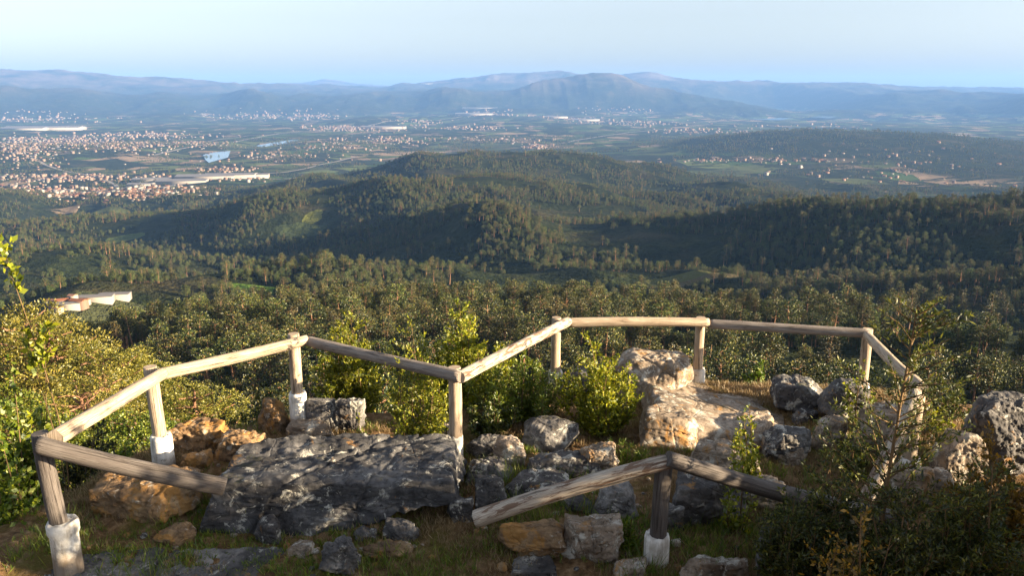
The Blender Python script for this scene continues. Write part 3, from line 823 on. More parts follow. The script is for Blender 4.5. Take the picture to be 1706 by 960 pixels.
# ------------------------------------------------------------------ shrubs and saplings
def shrub(name, label, cat, x, y, z, H, R, seed, mat, n_stem=9, n_twig=16, per=26, L=.045, W=.011, up=0.9, group=None, low=0.05, stem_r=.009, jit=.03, tw=1.0, lean=(0, 0)):
    rng = np.random.default_rng(seed)
    parts = []; P, D = [], []; per = per * 1.55
    for i in range(n_stem):
        th = rng.uniform(0, 6.283); rr = R * math.sqrt(rng.uniform(0, 1)) * (0.85 if n_stem > 1 else 0.1)
        h = H * (1 - 0.55 * (rr / max(R, 1e-6)) ** 1.3) * rng.uniform(.72, 1.0) if i else H
        if i == 0: rr *= .15
        tip = np.array([math.cos(th) * rr + lean[0], math.sin(th) * rr + lean[1], h]); base = np.array([math.cos(th) * rr * .2, math.sin(th) * rr * .2, -.08])
        t = np.linspace(0, 1, 9)[:, None]; bend = rng.normal(size=3) * .035 * h; bend[2] = 0
        pts = base + (tip - base) * t + np.sin(t * math.pi * 1.3) * bend
        pts[:, :2] += (np.array([math.cos(th), math.sin(th)]) * rr * .25) * np.sin(t * math.pi)
        parts.append(tube(pts, stem_r * (h / max(H, .01)) * (1 - .8 * t[:, 0]) + .0012, 5))
        for k in range(n_twig):
            f = low + (1 - low) * (k + rng.uniform(0, 1)) / n_twig
            q = f * 8; a = min(int(q), 7); p0 = pts[a] + (pts[a+1] - pts[a]) * (q - a)
            th2 = rng.uniform(0, 6.283); ln = tw * (0.06 + .34 * (1 - f) ** .8 + .05) * min(h, 1.6) * rng.uniform(.6, 1.2) * .8
            dr = np.array([math.cos(th2), math.sin(th2), up * rng.uniform(.4, 1.3)]); dr /= np.linalg.norm(dr)
            p1 = p0 + dr * ln; p1[2] += ln * .15
            if ln > .1: parts.append(tube(np.array([p0, (p0 + p1) / 2 + rng.normal(size=3) * .01, p1]), [stem_r * .35, stem_r * .25, .001], 3))
            m = max(5, int(per * ln / .2)); tt = rng.uniform(.08, 1.05, (m, 1))
            P.append(p0 + (p1 - p0) * tt + rng.normal(size=(m, 3)) * jit * .4)
            dd = np.repeat(dr[None], m, 0) * .7 + rng.normal(size=(m, 3)) * .7; dd[:, 2] += .25; D.append(dd)
    P = np.concatenate(P); D = np.concatenate(D); s = rng.uniform(.55, 1.25, len(P))
    V, Fc = leaves(P, D, L * s, W * s, rng)
    e = empty(name, (x, y, z))
    me = mesh_np(name + '_foliage', V, Fc, False); link('foliage', me, mat, e)
    V, Fc = merge(parts); link('stems', mesh_np(name + '_stems', V, Fc), TWIG, e)
    tag(e, label, cat, group); return e
def shrub_px(name, label, px, top, y, wpx, seed, mat, z=None, dz=0.0, cat='shrub', **kw):
    x, _, zt = at_y(px, top, y); zb = gz(x, y) if z is None else z
    zc = y * CP - (zt - CAMZ) * SP
    return shrub(name, label, cat, x, y, zb, zt - zb, wpx * .5 * zc / F, seed, mat, **kw)
G1 = 'shrubs along the fence'
shrub_px('shrub', 'tall yellow-green shrub just right of the third post', 582, 522, 9.6, 150, 101, L_SHRUB, n_stem=16, n_twig=24, per=22, group=G1)
shrub_px('shrub', 'bushy shrub in front of the grey dipping rail', 688, 552, 7.75, 120, 102, L_SHRUB, n_stem=15, n_twig=20, per=20, L=.036, W=.009, group=G1)
shrub_px('shrub', 'biggest yellow shrub behind the low middle post', 770, 512, 9.7, 185, 103, L_SHRUB, n_stem=22, n_twig=26, per=22, group=G1)
shrub_px('shrub', 'lush green shrub under the climbing white rail', 868, 590, 8.9, 210, 104, L_GREEN, n_stem=26, n_twig=20, per=26, L=.05, W=.007, group=G1)
shrub_px('shrub', 'pointed shrub right of the fifth post footing', 998, 562, 8.5, 165, 105, L_SHRUB, n_stem=20, n_twig=22, per=24, group=G1)
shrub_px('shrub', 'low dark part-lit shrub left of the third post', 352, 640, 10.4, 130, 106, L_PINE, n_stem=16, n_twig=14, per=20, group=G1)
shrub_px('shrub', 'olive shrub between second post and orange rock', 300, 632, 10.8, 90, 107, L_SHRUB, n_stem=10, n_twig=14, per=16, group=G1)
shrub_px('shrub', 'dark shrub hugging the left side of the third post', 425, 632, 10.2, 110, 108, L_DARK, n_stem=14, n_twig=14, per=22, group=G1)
shrub_px('shrub', 'small bright shrub alone behind the long slab', 1267, 606, 11.0, 50, 109, L_GREEN, n_stem=8, n_twig=10, per=16, group=G1, L=.06, W=.018)
shrub_px('sapling', 'thin pale yellow sapling among rocks above the dark rail', 1250, 678, 6.9, 80, 110, L_SHRUB, cat='sapling', n_stem=8, n_twig=20, per=15, L=.045, W=.013, tw=.45)
shrub_px('sapling', 'short yellow sapling under the dark front rail', 1238, 778, 6.2, 95, 111, L_SHRUB, cat='sapling', n_stem=7, n_twig=12, per=16, L=.045, W=.013, tw=.6)
shrub_px('shrub', 'tiny yellow shrub beside the low middle post', 742, 690, 7.5, 36, 112, L_GREEN, n_stem=4, n_twig=7, per=9, group=G1)
shrub_px('shrub', 'tiny pale weed on the big slab top edge', 596, 694, 7.6, 40, 113, L_SHRUB, n_stem=4, n_twig=7, per=9, group=G1)
shrub_px('shrub', 'bright yellow low bush between pointed shrub and slabs', 1040, 735, 7.5, 90, 114, L_GREEN, n_stem=14, n_twig=8, per=20, L=.06, W=.005, group=G1, up=2.0)
shrub_px('shrub', 'bright yellow tuft right of the brown lit rock', 1052, 862, 5.95, 60, 115, L_GREEN, n_stem=14, n_twig=6, per=18, L=.07, W=.006, up=2.2)
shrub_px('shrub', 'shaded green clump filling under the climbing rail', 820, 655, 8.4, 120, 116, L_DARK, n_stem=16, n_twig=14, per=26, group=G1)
# left edge, below the terrace
shrub_px('shrub', 'bright green leafy bush left of the corner post', 18, 600, 8.6, 90, 121, L_GREEN, z=-2.2, n_stem=16, n_twig=26, per=18, L=.075, W=.024, tw=.5)
shrub_px('shrub', 'green bush low at the left edge below the post', 10, 730, 6.6, 120, 122, L_GREEN, z=-1.2, n_stem=14, n_twig=20, per=18, L=.06, W=.02, tw=.6)
shrub_px('shrub', 'yellow leafy twigs reaching above the left skyline of trees', 26, 392, 8.0, 60, 123, L_SHRUB, z=-1.6, n_stem=4, n_twig=16, per=7, L=.08, W=.03, tw=.5, low=.84)
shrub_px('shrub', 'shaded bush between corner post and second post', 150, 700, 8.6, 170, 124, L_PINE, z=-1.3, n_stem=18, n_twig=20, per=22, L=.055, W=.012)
shrub_px('shrub', 'green bush directly under the long pale rail', 205, 740, 8.2, 110, 125, L_GREEN, z=-.9, n_stem=14, n_twig=16, per=20, L=.05, W=.012)
# right foreground
G2 = 'dark bushes in the right foreground'
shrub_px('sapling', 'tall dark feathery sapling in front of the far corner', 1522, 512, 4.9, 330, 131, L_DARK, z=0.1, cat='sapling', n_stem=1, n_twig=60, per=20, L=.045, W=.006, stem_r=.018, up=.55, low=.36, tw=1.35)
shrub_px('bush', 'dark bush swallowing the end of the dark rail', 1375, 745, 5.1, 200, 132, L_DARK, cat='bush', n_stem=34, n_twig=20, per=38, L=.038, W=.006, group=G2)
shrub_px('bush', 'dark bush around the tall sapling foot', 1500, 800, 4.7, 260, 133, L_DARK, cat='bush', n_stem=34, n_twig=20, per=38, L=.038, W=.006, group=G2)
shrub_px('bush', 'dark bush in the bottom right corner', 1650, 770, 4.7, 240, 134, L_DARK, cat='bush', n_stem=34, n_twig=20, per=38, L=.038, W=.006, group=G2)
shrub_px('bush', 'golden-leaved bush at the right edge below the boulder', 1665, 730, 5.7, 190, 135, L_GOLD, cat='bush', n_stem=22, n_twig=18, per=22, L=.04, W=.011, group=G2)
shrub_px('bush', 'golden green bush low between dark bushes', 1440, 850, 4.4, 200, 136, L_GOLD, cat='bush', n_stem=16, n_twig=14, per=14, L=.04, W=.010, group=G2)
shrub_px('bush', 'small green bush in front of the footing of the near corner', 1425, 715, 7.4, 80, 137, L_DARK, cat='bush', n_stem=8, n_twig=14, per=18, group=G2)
shrub_px('sapling', 'leafy branch crowded against the far corner post', 1440, 600, 8.6, 70, 138, L_SHRUB, cat='sapling', n_stem=4, n_twig=12, per=12, L=.05, W=.014, tw=.6)
# unseen bushes added past the right edge of view to shade the terrace front
for k, (x, y, H, R_) in enumerate(((5.2, 5.0, 2.0, .9), (6.4, 4.5, 2.6, 1.2), (5.8, 5.4, 1.9, .9), (7.6, 5.2, 2.4, 1.2), (4.9, 3.8, 3.0, 1.0))):
    shrub('bush', ['waist-high', 'broad tallish', 'lowest', 'farthest right', 'tallest narrow'][k] + ' dark added shade bush beyond the right picture edge', 'bush', x, y, gz(x, y), H, R_, 140 + k, L_DARK, n_stem=22, n_twig=22, per=17, L=.08, W=.022, group='added shade bushes outside the right edge')

# ------------------------------------------------------------------ rocks
def ico(sub):
    bm = bmesh.new(); bmesh.ops.create_icosphere(bm, subdivisions=sub, radius=1.0)
    V = np.array([v.co[:] for v in bm.verts]); Fc = np.array([[v.index for v in f.verts] for f in bm.faces]); bm.free(); return V, Fc
ICO = {k: ico(k) for k in (4, 5, 6, 7)}
def rock_mesh(name, size, seed, sub=6, planes=15, sharp=34, rough=.035, flat=0.0, mat=ROCK):
    rng = np.random.default_rng(seed)
    U, Fc = ICO[sub]
    N = rng.normal(size=(planes, 3)); N /= np.linalg.norm(N, axis=1, keepdims=True)
    N = np.concatenate([N, [[0, 0, 1], [0, 0, -1], [1, 0, .1], [-1, 0, .1], [0, 1, .1], [0, -1, .1]]])
    dd = np.concatenate([rng.uniform(.72, 1.05, planes), [.80 - .1*flat, .8, .95, .95, .92, .92]])
    dd[:planes] = np.where(np.abs(N[:planes, 2]) > .8, 1.0, dd[:planes])
    q = np.maximum(U @ N.T, 0) / dd
    r = (q ** sharp).sum(1) ** (-1 / sharp)
    P = U * r[:, None]
    P = P / np.abs(P).max(0)
    sx, sy, sz = size; P = P * np.array([sx, sy, sz])
    m = (sx * sy * max(sz, .3 * min(sx, sy))) ** (1/3); o = rng.uniform(0, 50, 3)
    nrm = U / np.array([sx, sy, sz]); nrm /= np.linalg.norm(nrm, axis=1, keepdims=True)
    a = fbm(P[:, 0] / m * 1.3 + o[0], P[:, 1] / m * 1.3 + o[1], P[:, 2] / m * 1.8 + o[2], 4, seed)
    b = np.abs(fbm(P[:, 0] / m * 3.5 + o[1], P[:, 1] / m * 3.5 + o[2], P[:, 2] / m * 3.6 + o[0], 4, seed + 3))
    c = fbm(P[:, 0] * 11 + o[1], P[:, 1] * 11 + o[2], P[:, 2] * 16 + o[0], 4, seed + 5)
    lay = P[:, 2] / m * 4.2 + .9 * a + P[:, 0] / m * .5; st = np.exp(-((lay - np.round(lay)) / .09) ** 2) * sstep(-.1, .3, a)
    c2 = fbm(P[:, 0] * 34 + o[1], P[:, 1] * 34 + o[2], P[:, 2] * 40 + o[0], 2, seed + 7)
    P = P + nrm * (a * .07 * m - b * .05 * m - st * .022 * m + c * rough * .75 + c2 * rough * .22)[:, None]
    for j in range(5):        # joints and broken ledges
        nn = rng.normal(size=3); nn[2] *= .5; nn /= np.linalg.norm(nn); of = rng.uniform(-.55, .55) * (np.abs(nn) @ np.array([sx, sy, sz]))
        dd_ = P @ nn - of + .05 * m * a + .02 * m * c
        side = sstep(-.012 * m, .012 * m, dd_)
        P = P - nrm * (side * .05 * m * rng.uniform(.2, 1.0) + np.exp(-(dd_ / (.016 * m)) ** 2) * .055 * m * (j < 3))[:, None]
    me = mesh_np(name, P, Fc, True); me.materials.append(mat); return me
def rock(name, label, x, y, z, size, seed, rot=0.0, tilt=(0, 0), cat='rock', group=None, **kw):
    o = link(name, rock_mesh(name, size, seed, **kw)); o.location = (x, y, z)
    o.rotation_euler = (tilt[0], tilt[1], rot); tag(o, label, cat, group); return o
def rock_px(name, label, x0, y0, x1, y1, seed, depth=.7, g=None, rot=0.0, **kw):
    cx = (x0 + x1) / 2
    X, Y, Z = at_z(cx, y1, 0)
    for _ in range(6):
        Z = gz(X, Y) if g is None else g
        X, Y, Z = at_z(cx, y1, Z)
    zc = Y * CP - (Z - CAMZ) * SP
    W = (x1 - x0) * zc / F; D = W * depth
    yc = Y + D * .42
    zt = at_y(cx, y0, Y + D * .6)[2]
    zt = max(zt, Z + .07)
    bot = Z - .12 * (zt - Z) - .05
    x = at_y(cx, (y0 + y1) / 2, yc)[0]
    return rock(name, label, x, yc, (zt + bot) / 2, (W / 2, D / 2, (zt - bot) / 2), seed, rot, **kw)

R_ = rock_px
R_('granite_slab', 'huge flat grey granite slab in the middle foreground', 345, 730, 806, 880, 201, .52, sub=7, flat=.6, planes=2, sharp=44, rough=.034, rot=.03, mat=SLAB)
R_('rock', 'upright smooth grey rock with a sunlit right flank', 865, 692, 972, 756, 202, .6, mat=ROCK, rough=.015)
R_('rock', 'small sunlit wedge of rock right of the huge slab', 820, 728, 876, 784, 203, .9, mat=ROCK_W, sharp=24)
R_('rock', 'low flat grey rock behind the sunlit wedge', 775, 724, 850, 765, 204, .9, mat=ROCK)
R_('rock', 'boxy rock with dark face and bright right end', 872, 752, 1004, 806, 205, .6, mat=ROCK_D, sharp=26, sub=6, rot=.06)
R_('rock', 'rounded sunlit rock behind the boxy rock', 958, 738, 1034, 800, 206, .8, mat=ROCK_W)
R_('rock', 'shaded bluish rock right of the slab corner', 770, 758, 862, 806, 207, .8, mat=ROCK)
R_('rock', 'dark flat rock in front of the boxy rock', 826, 788, 956, 842, 208, .7, mat=ROCK_D, sub=6)
R_('rock', 'steep rock touching the right end of the huge slab', 782, 790, 846, 864, 209, .7, mat=ROCK, sharp=24)
R_('rock', 'grey mound of rock behind the peeled front rail', 982, 806, 1066, 866, 210, .8, mat=ROCK)
R_('rock', 'broad golden-lit rock under the peeled front rail', 822, 862, 960, 940, 211, .7, mat=ROCK_B, sub=6)
R_('rock', 'grey-white lichen rock joined to the golden rock', 930, 858, 1048, 944, 246, .7, mat=ROCK_W, sub=6)
R_('boulder', 'dome boulder with orange lichen left of the slab post', 1020, 588, 1166, 672, 212, .8, mat=ROCK_W, sub=6, cat='boulder')
R_('boulder', 'grey boulder peeking out right of the fifth post', 936, 606, 1052, 668, 213, .7, mat=ROCK, cat='boulder', group=None)
R_('rock', 'smooth tilted rounded slab below the dome boulder', 1058, 672, 1180, 752, 214, .9, mat=ROCK_W, sub=6, rough=.015, flat=1, tilt=(-.05, .08))
shrub_px('shrub', 'dark shrub behind the tall sapling, left of the right boulder', 1590, 640, 8.9, 120, 150, L_DARK, n_stem=14, n_twig=16, per=18, group=G1)
shrub_px('shrub', 'low olive shrub beside the right boulder top', 1555, 676, 8.2, 80, 151, L_SHRUB, n_stem=9, n_twig=12, per=14, group=G1)
rock('granite_slab', 'long bare sunlit slab that carries a post footing', 2.75, 9.25, -.36, (1.35, 1.5, .42), 215, mat=ROCK_W, sub=7, flat=1, rough=.02, planes=5, tilt=(-.06, .20), sharp=22)
R_('rock', 'cracked warm slab low between long slab and square block', 1262, 728, 1356, 776, 248, .8, mat=ROCK_W)
R_('rock', 'pinkish rock behind the bushes near the tall sapling foot', 1480, 770, 1580, 850, 249, .8, mat=ROCK_W)
R_('rock', 'long flat warm rock right of the sloping grey slab', 1216, 790, 1322, 850, 250, .7, mat=ROCK_W)
R_('rock', 'flat rubble rock left of the grey mound', 930, 822, 990, 858, 251, .8, mat=ROCK)
R_('rock', 'half-buried pale rock left of the front footing', 1020, 930, 1088, 962, 252, .8, mat=ROCK_W)
R_('rock', 'half-buried dark rock under the golden rock', 850, 935, 930, 966, 253, .8, mat=ROCK_D)
R_('rock', 'small lit rock on soil behind the shaded left rail', 300, 752, 352, 784, 254, .8, mat=ROCK_B)
R_('rock', 'flat brown stone before the left end of huge slab', 250, 876, 330, 912, 255, .6, mat=ROCK_B)
R_('rock', 'rough flat rock in front of the long sunlit slab', 1140, 730, 1262, 790, 216, .7, mat=ROCK_W, sub=6)
R_('boulder', 'round lichen-spotted boulder right of the long slab', 1280, 628, 1388, 694, 217, .8, mat=ROCK_D, sub=6, cat='boulder')
R_('boulder', 'dark-topped boulder left of the far corner footing', 1362, 628, 1450, 704, 218, .8, mat=ROCK, cat='boulder')
R_('rock', 'square sunlit block below the lichen-spotted boulder', 1346, 690, 1416, 746, 219, .8, mat=ROCK_W, sharp=28)
R_('rock', 'small dark rock wedged under the round boulder', 1320, 680, 1364, 706, 220, .8, mat=ROCK_D)
R_('boulder', 'largest boulder at the right edge, pink and grey', 1600, 656, 1750, 800, 221, .6, mat=ROCK, sub=7, cat='boulder', rough=.05)
R_('boulder', 'pale rock seen through leaves left of the right boulder', 1540, 705, 1640, 812, 222, .8, mat=ROCK_W, sub=6, cat='boulder')
R_('rock', 'pale rock between far corner post and sapling trunk', 1420, 672, 1510, 765, 223, .8, mat=ROCK_W, sub=6)
R_('rock', 'sloping grey slab under the dark front rail', 1104, 776, 1252, 880, 224, .7, mat=ROCK, sub=6, tilt=(.05, .1))
R_('rock', 'rough grey rock beside the dark bush foot', 1252, 872, 1318, 966, 225, .8, mat=ROCK, sub=6)
R_('rock', 'orange-lit upright rock left of the third post footing', 426, 660, 480, 722, 226, .8, mat=ROCK_B, sharp=20)
R_('stone_block', 'pale flat-faced block right of the third post footing', 508, 664, 566, 722, 227, .4, mat=ROCK, sharp=40, planes=2, rough=.008)
R_('stone_block', 'dark notched block right of the pale block', 558, 662, 614, 722, 228, .6, mat=ROCK_D, sharp=34, planes=4)
R_('rock', 'ragged orange rock between second post and third post', 282, 694, 384, 752, 229, .7, mat=ROCK_B, sub=6, rough=.06)
R_('rock', 'low broken orange rock just left of the huge slab', 352, 716, 440, 768, 230, .8, mat=ROCK_B, rough=.06)
R_('rock', 'wide brown rock under the shaded left rail', 148, 786, 338, 872, 231, .6, mat=ROCK_B, sub=6, rough=.05)
R_('rock', 'dark white-flecked rock against the slab front', 482, 842, 584, 890, 232, .7, mat=ROCK_D)
R_('rock', 'small dark rock left of the white-flecked one', 422, 864, 474, 908, 233, .8, mat=ROCK_D)
R_('rock', 'peaked grey rock among green grass in front', 636, 866, 706, 910, 234, .8, mat=ROCK)
R_('rock', 'knobbly pale rock at the bottom, left of grass', 534, 896, 602, 962, 235, .8, mat=ROCK, rough=.06)
R_('rock', 'small flat pale stone at the bottom middle', 472, 902, 524, 930, 236, .8, mat=ROCK_W)
R_('rock', 'small pale stone right above the knobbly rock', 586, 880, 632, 902, 237, .8, mat=ROCK)
R_('granite_slab', 'long low grey slab along the bottom left edge', -30, 930, 500, 985, 238, .25, mat=ROCK, sub=7, flat=1)
R_('rock', 'flat pale rock at the bottom beside the front footing', 1126, 922, 1256, 980, 239, .5, mat=ROCK_W)
R_('rock', 'white stone at the foot of the low middle post', 716, 706, 764, 732, 240, .8, mat=ROCK_W)
R_('rock', 'pinkish flat stone between grass and peaked rock', 600, 905, 690, 932, 241, .5, mat=ROCK_B)
R_('rock', 'pale flat ledge behind the huge slab', 474, 700, 560, 734, 242, .6, mat=ROCK_W)
R_('rock', 'grey stone right of the front post, half shaded', 1086, 840, 1140, 890, 243, .7, mat=ROCK)
R_('rock', 'shaded stone between slab and peeled rail end', 742, 826, 796, 870, 244, .7, mat=ROCK_D)
R_('rock', 'low dark ledge right of the thin sapling', 1270, 712, 1352, 770, 245, .7, mat=ROCK_D)
R_('rock', 'flat rock behind the thin pale sapling', 1196, 690, 1300, 745, 247, .9, mat=ROCK_W, rough=.02)
rngp = np.random.default_rng(9); PBL = []
pn = 0
while pn < 170:                      # loose stones on the soil
    x, y = rngp.uniform(-3.6, 2.6), rngp.uniform(5.3, 8.3)
    px, py, _ = project(x, y, gz(x, y))
    if 370 < px < 800 and 720 < py < 870: continue
    s = rngp.uniform(.012, .04) * (1.7 if rngp.uniform() < .15 else 1)
    side = 'left of the huge slab' if px < 370 else ('in front of the huge slab' if px < 800 else ('around the broad golden rock' if px < 1080 else 'right of the front post'))
    if pn < 6:
        protos = globals().setdefault('PEB', []); protos.append(rock_mesh('loose_stone', (1, .8, .6), 300 + pn, sub=4, rough=.02, mat=(ROCK, ROCK_W, ROCK_B)[pn % 3]))
    o = link('loose_stone', protos[pn % 6]); o.location = (x, y, gz(x, y) + s * .05); o.scale = (s, s, s); o.rotation_euler = (0, 0, rngp.uniform(0, 6))
    PBL.append((o, px, py)); pn += 1

LMS = [(90, 925, 'the corner post footing'), (240, 870, 'the wide brown rock'), (350, 900, 'the left front corner of the huge slab'), (450, 900, 'the small dark rock left of centre'), (530, 890, 'the white-flecked dark rock'),
       (568, 930, 'the knobbly pale rock'), (670, 900, 'the peaked grey rock'), (770, 860, 'the right front corner of the huge slab'), (800, 900, 'the sawn rail end'), (890, 900, 'the golden rock'), (990, 900, 'the lichen rock'),
       (1107, 940, 'the front post footing'), (1180, 930, 'the flat pale bottom rock'), (1180, 820, 'the sloping slab under the dark rail'), (900, 815, 'the dark flat rock'), (1020, 830, 'the grey mound rock'), (920, 730, 'the upright smooth rock'),
       (1000, 770, 'the boxy rock'), (330, 740, 'the ragged orange rock'), (250, 780, 'the second post footing'), (600, 710, 'the notched block'), (740, 720, 'the low middle post'), (1110, 710, 'the tilted rounded slab'), (1200, 760, 'the rough flat rock'), (1260, 830, 'the short yellow sapling'), (860, 760, 'the sunlit wedge')]
lms = {}
for o, px, py in PBL: lms.setdefault(min(range(len(LMS)), key=lambda t: (px - LMS[t][0]) ** 2 + (py - LMS[t][1]) ** 2), []).append((o, px, py))
for q, L_ in lms.items():
    L_.sort(key=lambda e: (e[1] - LMS[q][0]) ** 2 + (e[2] - LMS[q][1]) ** 2)
    for k, e in enumerate(L_): tag(e[0], ('only' if len(L_) == 1 else ordinal(k + 1) + ' closest') + ' loose stone to ' + LMS[q][2], 'stone', 'loose stones on the soil')

# ------------------------------------------------------------------ log fence
def log_mesh(name, a, b, r0, r1, seed, mat, sides=20, n=26, bend=.012):
    """a log between a and b with uv: u round the log, v metres along it"""
    a, b = Vector(a), Vector(b); ax = (b - a); Ln = ax.length; ax.normalize()
    ref = Vector((0, 0, 1)) if abs(ax.z) < .9 else Vector((1, 0, 0))
    U = ax.cross(ref).normalized(); W = ax.cross(U)
    rng = random.Random(seed); bx, bz = rng.uniform(-bend, bend) * Ln, rng.uniform(-bend, bend) * Ln
    bm = bmesh.new(); uvl = bm.loops.layers.uv.new('UVMap'); rings = []
    for i in range(n + 1):
        t = i / n; c = a + ax * (Ln * t) + (U * bx + W * bz) * math.sin(math.pi * t); ring = []
        for k in range(sides):
            th = 2 * math.pi * k / sides
            r = (r0 + (r1 - r0) * t)
            q = fbm(np.array([math.cos(th) * 1.1 + seed]), np.array([math.sin(th) * 1.1]), np.array([t * Ln * 1.8]), 3, 3)[0]
            q2 = fbm(np.array([math.cos(th) * 5 + seed]), np.array([math.sin(th) * 5]), np.array([t * Ln * 1.3]), 2, 7)[0]
            r *= 1 + .10 * q + .035 * q2
            if i in (0, n): r *= .955
            ring.append(bm.verts.new(c + (U * math.cos(th) + W * math.sin(th)) * r))
        rings.append(ring)
    for i in range(n):
        for k in range(sides):
            f = bm.faces.new((rings[i][k], rings[i][(k+1) % sides], rings[i+1][(k+1) % sides], rings[i+1][k])); f.smooth = True
            for lp, (uu, vv) in zip(f.loops, ((k, i), (k+1, i), (k+1, i+1), (k, i+1))):
                lp[uvl].uv = (uu / sides, vv / n * Ln)
    for ring, s in ((rings[0], 1), (rings[-1], -1)):
        f = bm.faces.new(ring[::s] if s == 1 else ring[::-1])
        for lp in f.loops: lp[uvl].uv = ((lp.vert.co - a).dot(U) * 2 + .3, (lp.vert.co - a).dot(W) * .4)
    bmesh.ops.recalc_face_normals(bm, faces=bm.faces)
    me = bpy.data.meshes.new(name); bm.to_mesh(me); bm.free(); me.materials.append(mat); return me
def footing_mesh(r, h, seed, collar=False):
    bm = bmesh.new(); n = 24
    prof = [(r * 1.03, -.15), (r * 1.04, .0), (r * 1.0, h * .35), (r * .98, h * .82), (r * .97, h * .93), (r * .88, h), (r * .70, h * .985)]
    if collar: prof = [(r * 1.0, -.15), (r * .98, 0), (r * .96, h * .62), (r * 1.08, h * .72), (r * 1.1, h * .95), (r * 1.0, h), (r * .72, h * .97)]
    rings = []
    for (rr, z) in prof:
        rings.append([bm.verts.new((rr * (1 + .025 * math.sin(3 * k / n * 6.283 + seed)) * math.cos(k / n * 6.283), rr * math.sin(k / n * 6.283) * (1 + .02 * math.sin(seed + k)), z + .006 * math.sin(k * 1.7 + seed))) for k in range(n)])
    for i in range(len(rings) - 1):
        for k in range(n):
            f = bm.faces.new((rings[i][k], rings[i][(k+1) % n], rings[i+1][(k+1) % n], rings[i+1][k])); f.smooth = True
    bm.faces.new(rings[-1]); me = bpy.data.meshes.new('footing'); bm.to_mesh(me); bm.free(); me.materials.append(CONC); return me
PR = .066
def post(fence, px, top, y, base_py, foot=.30, fr=1.5, seed=0, lean=(0, 0), collar=False, mat=None, r=PR, label=None, foot_label=None):
    x, _, zt = at_y(px, top, y); zb = at_y(px, base_py, y)[2]
    o = link('post', log_mesh('post', (x + lean[0], y + lean[1], zb + .02), (x, y, zt), r * 1.02, r * .95, seed, mat or WOOD, n=14, bend=.008), None, fence)
    if foot > 2: foot = at_y(px, foot, y)[2] - zb
    f = link('footing', footing_mesh(r * fr, foot, seed, collar), None, o); f.location = (x + lean[0], y + lean[1], zb)
    if label: o['label'] = label
    if foot_label: f['label'] = foot_label
    return Vector((x, y, zt))
def rail(fence, a, b, r0=.062, r1=.062, seed=0, mat=None, label=None):
    o = link('rail', log_mesh('rail', a, b, r0, r1, seed, mat or WOOD, n=34), None, fence)
    if label: o['label'] = label
fence = empty('log_fence', (0, 8.0, 0)); tag(fence, 'long zigzag log fence with white footings round the back of the lookout', 'fence')
fence.location = (0, 0, 0)
post(fence, 66, 722, 5.67, 930, 868, 1.62, 1, (.07, 0), True, WOOD_SHADE_DK)
post(fence, 250, 611, 7.43, 776, 724, 1.6, 2, (.03, 0))
post(fence, 489, 556, 8.46, 706, 653, seed=3)
post(fence, 757, 612, 7.45, 765, 724, 1.15, seed=4)
post(fence, 927, 529, 10.16, 656, 618, seed=5)
post(fence, 1168, 529, 10.19, 656, 614, seed=6)
post(fence, 1446, 548, 9.60, 680, 640, seed=7)
post(fence, 1532, 640, 7.09, 818, 762, seed=8)
J = lambda px, py, y: at_y(px, py, y)
rail(fence, J(92, 731, 5.66), J(272, 622, 7.30), .068, .058, 11, WOOD, 'pale sunlit rail from the corner post')
rail(fence, J(268, 624, 7.30), J(511, 567, 8.32), .060, .058, 12, WOOD)
rail(fence, J(511, 568, 8.34), J(768, 628, 7.30), .055, .060, 13, WOOD_SHADE_G)
rail(fence, J(766, 629, 7.31), J(946, 536, 10.0), .060, .064, 14, WOOD_P, 'bright peeled rail climbing from the low post')
rail(fence, J(946, 538, 10.02), J(1181, 538, 10.05), .064, .060, 15, WOOD)
rail(fence, J(1181, 540, 10.06), J(1448, 556, 9.48), .062, .060, 16, WOOD_SHADE_G)
rail(fence, J(1444, 558, 9.48), J(1536, 648, 7.0), .056, .058, 17, WOOD)
rail(fence, J(1528, 652, 7.0), at_z(1440, 838, .12), .062, .066, 18, WOOD_P, 'rail sloping down to the ground inside the bushes')
rail(fence, J(60, 741, 5.56), J(374, 812, 5.95), .066, .076, 19, WOOD_SHADE_DK, 'shaded grey rail sloping down to the huge slab')
f2 = empty('log_fence', (0, 0, 0)); tag(f2, 'short front log fence of one post and two drooping rails', 'fence')
post(f2, 1107, 764, 5.72, 985, 890, 1.5, 21, (-.03, 0), False, WOOD_SHADE_DK, r=.068)
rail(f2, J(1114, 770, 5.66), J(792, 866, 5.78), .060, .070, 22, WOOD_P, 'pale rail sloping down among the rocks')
rail(f2, J(1112, 765, 5.62), at_z(1500, 868, .15), .062, .078, 23, WOOD_SHADE_DK, 'dark shaded rail running into the bushes')

